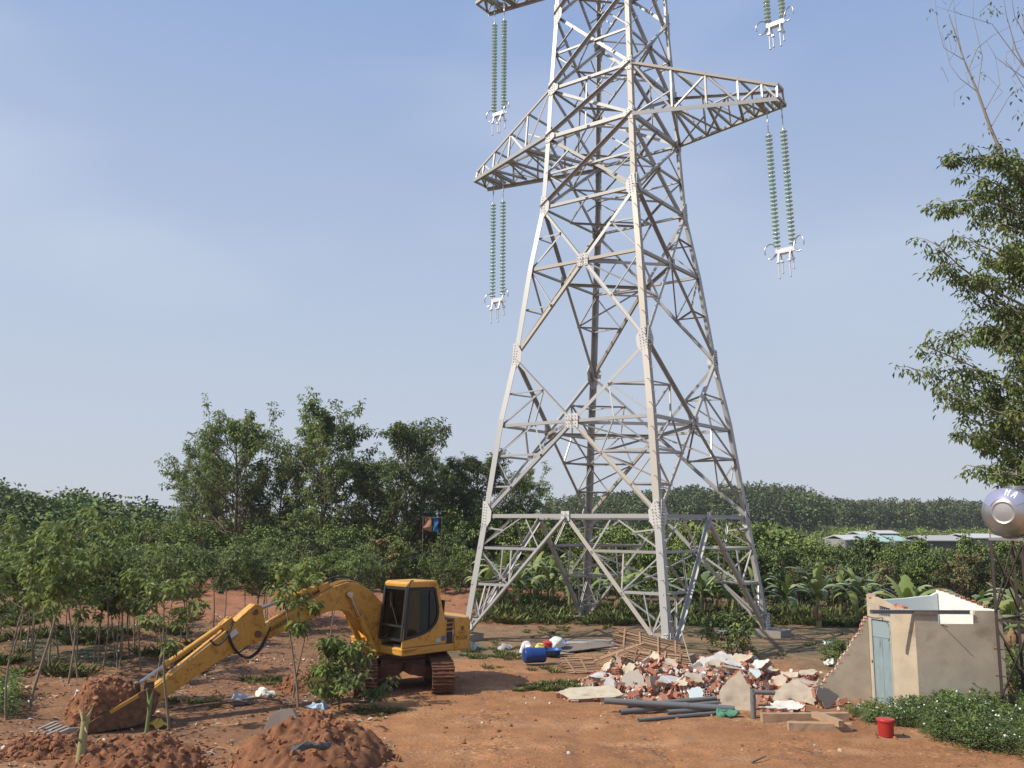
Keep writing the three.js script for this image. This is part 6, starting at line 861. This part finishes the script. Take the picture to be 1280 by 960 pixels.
  const a3 = onGround(440, 882); solo('fallen_branch', tube([V(-0.5, 0.03, 0.05), V(-0.1, 0.07, -0.03), V(0.3, 0.05, 0.05), V(0.7, 0.1, 0)], 0.03, 24, 7), brownBark, 'broken branch on the soil beside the excavator track', 'branch', [a3.x, groundHeight(a3.x, a3.z) + 0.03, a3.z], 0.3);
  // stones and crumbs of earth over the bare ground
  const sm = [], scol = [], stone = roughen(new THREE.IcosahedronGeometry(0.03, 1), 0.015, 30, 6);
  for (let k = 0; k < 8500; k++) { const d = 14 + 34 * Math.pow(R(), 1.3), px = R.r(-80, 1360), x = slope(px) * d, z = -d; if (fbm(x * 0.5, z * 0.5, 2) < R.r(-0.7, 0.3)) continue; const q = 0.25 + Math.pow(R(), 6) * 1.6; sm.push(mat4(V(x, groundHeight(x, z) + 0.004, z), quat(R() * 6, R() * 6, R() * 6), V(q, q * 0.7, q * R.r(0.7, 1.3)))); const g = R.r(0.6, 1.3), u = R(); scol.push(u < 0.8 ? lin(0.27 * g, 0.125 * g, 0.058 * g) : u < 0.975 ? lin(0.36 * g, 0.26 * g, 0.18 * g) : lin(0.5 * g, 0.45 * g, 0.4 * g)); }
  stuff('pebbles', stone, M(1, 1, 1, 1), sm, scol, 'pebbles and crumbs of earth strewn over the bare ground', 'pebbles');
  // dry leaves and twigs under the saplings
  const L = new Leaves(); L.leaf(V(-0.08, 0, 0), V(1, 0.1, 0).normalize(), V(0, 1, 0), 0.17, 0.06, lin(1, 1, 1), 0.2); const lg = L.geometry(), lm = [], lc = [];
  for (let k = 0; k < 9000; k++) { const d = 15 + 26 * Math.pow(R(), 1.1), px = -60 + 560 * Math.pow(R(), 1.2), x = slope(px) * d, z = -d; if (fbm(x * 0.4 + 5, z * 0.4, 3) < R.r(-0.6, 0.35)) continue; lm.push(mat4(V(x, groundHeight(x, z) + R.r(0.01, 0.03), z), quat(R.r(-0.5, 0.5), R() * 6.28, R.r(-0.4, 0.4)), R.r(0.5, 1.2))); const g = R.r(0.5, 1.3), u = R(); lc.push(u < 0.6 ? lin(0.22 * g, 0.13 * g, 0.08 * g) : u < 0.85 ? lin(0.36 * g, 0.25 * g, 0.15 * g) : lin(0.52 * g, 0.47 * g, 0.40 * g)); }
  stuff('leaf_litter', lg, new THREE.MeshStandardMaterial({ vertexColors: true, roughness: 0.95 }), lm, lc, 'dry fallen leaves and twigs under the saplings', 'leaf litter');
  // grass and weeds
  const T = new Leaves(); for (let k = 0; k < 34; k++) { const w = R() * 6.28, e = R.r(0.5, 1.35), r = R.r(0, 0.14), g = R.r(0.7, 1.3), d = V(Math.cos(w) * Math.cos(e), Math.sin(e), Math.sin(w) * Math.cos(e)); T.leaf(V(Math.cos(w) * r, 0, Math.sin(w) * r), d, V(-Math.cos(w), 0.4, -Math.sin(w)).normalize(), R.r(0.12, 0.36), R.r(0.02, 0.05), lin(0.12 * g, 0.155 * g, 0.048 * g)); }
  const tg = T.geometry(), gm = [], gc = [], tuft = (x, z, s) => { gm.push(mat4(V(x, groundHeight(x, z) - 0.01, z), quat(0, R() * 6.28, 0), V(s, s * R.r(0.6, 1.2), s))); const g = R.r(0.75, 1.25); gc.push(lin(g * R.r(0.95, 1.25), g, g * 0.95)); };
  for (let k = 0; k < 3200; k++) { const d = 26 + 24 * R(), px = R.r(-60, 330), x = slope(px) * d, z = -d; if (fbm(x * 0.3 + 1, z * 0.3, 3) > R.r(0.0, 0.4) && px < 260) tuft(x, z, R.r(0.6, 1.7)); }
  for (let k = 0; k < 2600; k++) { const d = 27 + 24 * R(), px = R.r(560, 1300), x = slope(px) * d, z = -d; if (fbm(x * 0.3 + 6, z * 0.3, 3) > R.r(0.02, 0.5)) tuft(x, z, R.r(0.3, 0.8)); }
  for (let k = 0; k < 1500; k++) { const d = R.r(39, 47), px = R.r(600, 1300), x = slope(px) * d, z = -d; tuft(x, z, R.r(0.8, 2.0)); }
  for (const [px, py, n, r] of [[700, 858, 60, 0.7], [672, 862, 22, 0.4], [720, 862, 30, 0.5], [630, 820, 30, 1.0], [890, 845, 30, 0.8], [985, 848, 30, 0.6], [340, 852, 30, 0.6], [240, 880, 20, 0.6], [470, 892, 20, 0.5]]) for (let k = 0; k < n; k++) { const p = onGround(px, py); tuft(p.x + (R() + R() - 1) * r * 1.6, p.z + (R() + R() - 1) * r, R.r(0.3, 0.75)); }
  stuff('grass', tg, new THREE.MeshStandardMaterial({ vertexColors: true, roughness: 0.85 }), gm, gc, 'green weeds and grass tufts growing on the soil', 'grass');
  // flowering weeds along the foot of the shed and the tank stand
  const W = new Leaves(); for (let k = 0; k < 120; k++) { const w = R() * 6.28, y = Math.pow(R(), 0.7), r = 0.20 * (1.1 - 0.4 * y) * Math.sqrt(R()), e = R.r(-0.3, 0.8), g = R.r(0.7, 1.35); W.leaf(V(Math.cos(w) * r, y * 0.5, Math.sin(w) * r), V(Math.cos(w) * Math.cos(e), Math.sin(e), Math.sin(w) * Math.cos(e)), V(0, 1, 0), R.r(0.05, 0.11), R.r(0.025, 0.05), lin(0.14 * g, 0.205 * g, 0.052 * g)); }
  const wm = [], wc = [], fm = [], flower = merged([new THREE.ConeGeometry(0.02, 0.016, 7), moved(new THREE.SphereGeometry(0.007, 6, 4), [0, 0.008, 0])]);
  const weed = (x, z, s) => { const y = groundHeight(x, z) - 0.03; wm.push(mat4(V(x, y, z), quat(R.r(-0.15, 0.15), R() * 6.28, R.r(-0.15, 0.15)), V(s, s * R.r(0.8, 1.2), s))); const g = R.r(0.8, 1.2); wc.push(lin(g, g, g)); for (let k = 0; k < 2; k++) if (R() < 0.16) fm.push(mat4(V(x + R.r(-0.2, 0.2) * s, y + s * R.r(0.42, 0.6), z + R.r(-0.2, 0.2) * s + 0.05), quat(R.r(-0.5, 0.9), R() * 6, R.r(-0.5, 0.5)), R.r(0.8, 1.5))); };
  for (let k = 0; k < 620; k++) { const px = 1058 + 300 * Math.pow(R(), 0.75), far = table([[1058, 889], [1100, 889], [1150, 893], [1200, 880], [1258, 884], [1360, 868]], px), near = table([[1058, 900], [1090, 908], [1140, 908], [1170, 925], [1220, 940], [1280, 952], [1360, 965]], px), p = onGround(px, far + (near - far) * R()); weed(p.x, p.z, table([[1060, 0.5], [1120, 0.6], [1160, 0.85], [1200, 1.05], [1260, 0.8], [1360, 0.9]], px) * R.r(0.6, 1.25)); }
  for (let k = 0; k < 160; k++) { const px = R.r(1255, 1340), d = R.r(22.5, 28); weed(slope(px) * d, -d, R.r(0.8, 1.8)); }
  for (let k = 0; k < 60; k++) { const p = onGround(R.r(-60, 20), R.r(862, 900)); weed(p.x, p.z, R.r(0.6, 1.4)); }
  stuff('flowering_weeds', W.geometry(), leafMat, wm, wc, 'low bright green weeds growing round the shed and tank stand', 'weeds'); stuff('weed_flowers', flower, M(0.80, 0.80, 0.76, 0.8), fm, null, 'tiny white flowers dotted over the weeds by the shed', 'flowers');
  const rk = onGround(1085, 900); solo('stone', roughen(new THREE.IcosahedronGeometry(0.14, 2), 0.07, 5, 4), M(0.34, 0.29, 0.22, 0.95), 'rounded grey stone among the weeds by the red bucket', 'stone', [rk.x, groundHeight(rk.x, rk.z) + 0.07, rk.z]); const rk2 = onGround(1250, 908); solo('stone', roughen(new THREE.IcosahedronGeometry(0.16, 2), 0.08, 5, 8), M(0.42, 0.38, 0.30, 0.95), 'pale stone at the shed corner under the tank stand', 'stone', [rk2.x, groundHeight(rk2.x, rk2.z) + 0.08, rk2.z]);
}
// ---------------------------------------------------------------- draw
const renderer = new THREE.WebGLRenderer({ antialias: true });
renderer.setSize(1024, 768);
renderer.shadowMap.enabled = true;
renderer.toneMapping = THREE.LinearToneMapping;
renderer.toneMappingExposure = EXPOSURE;
renderer.render(scene, camera);
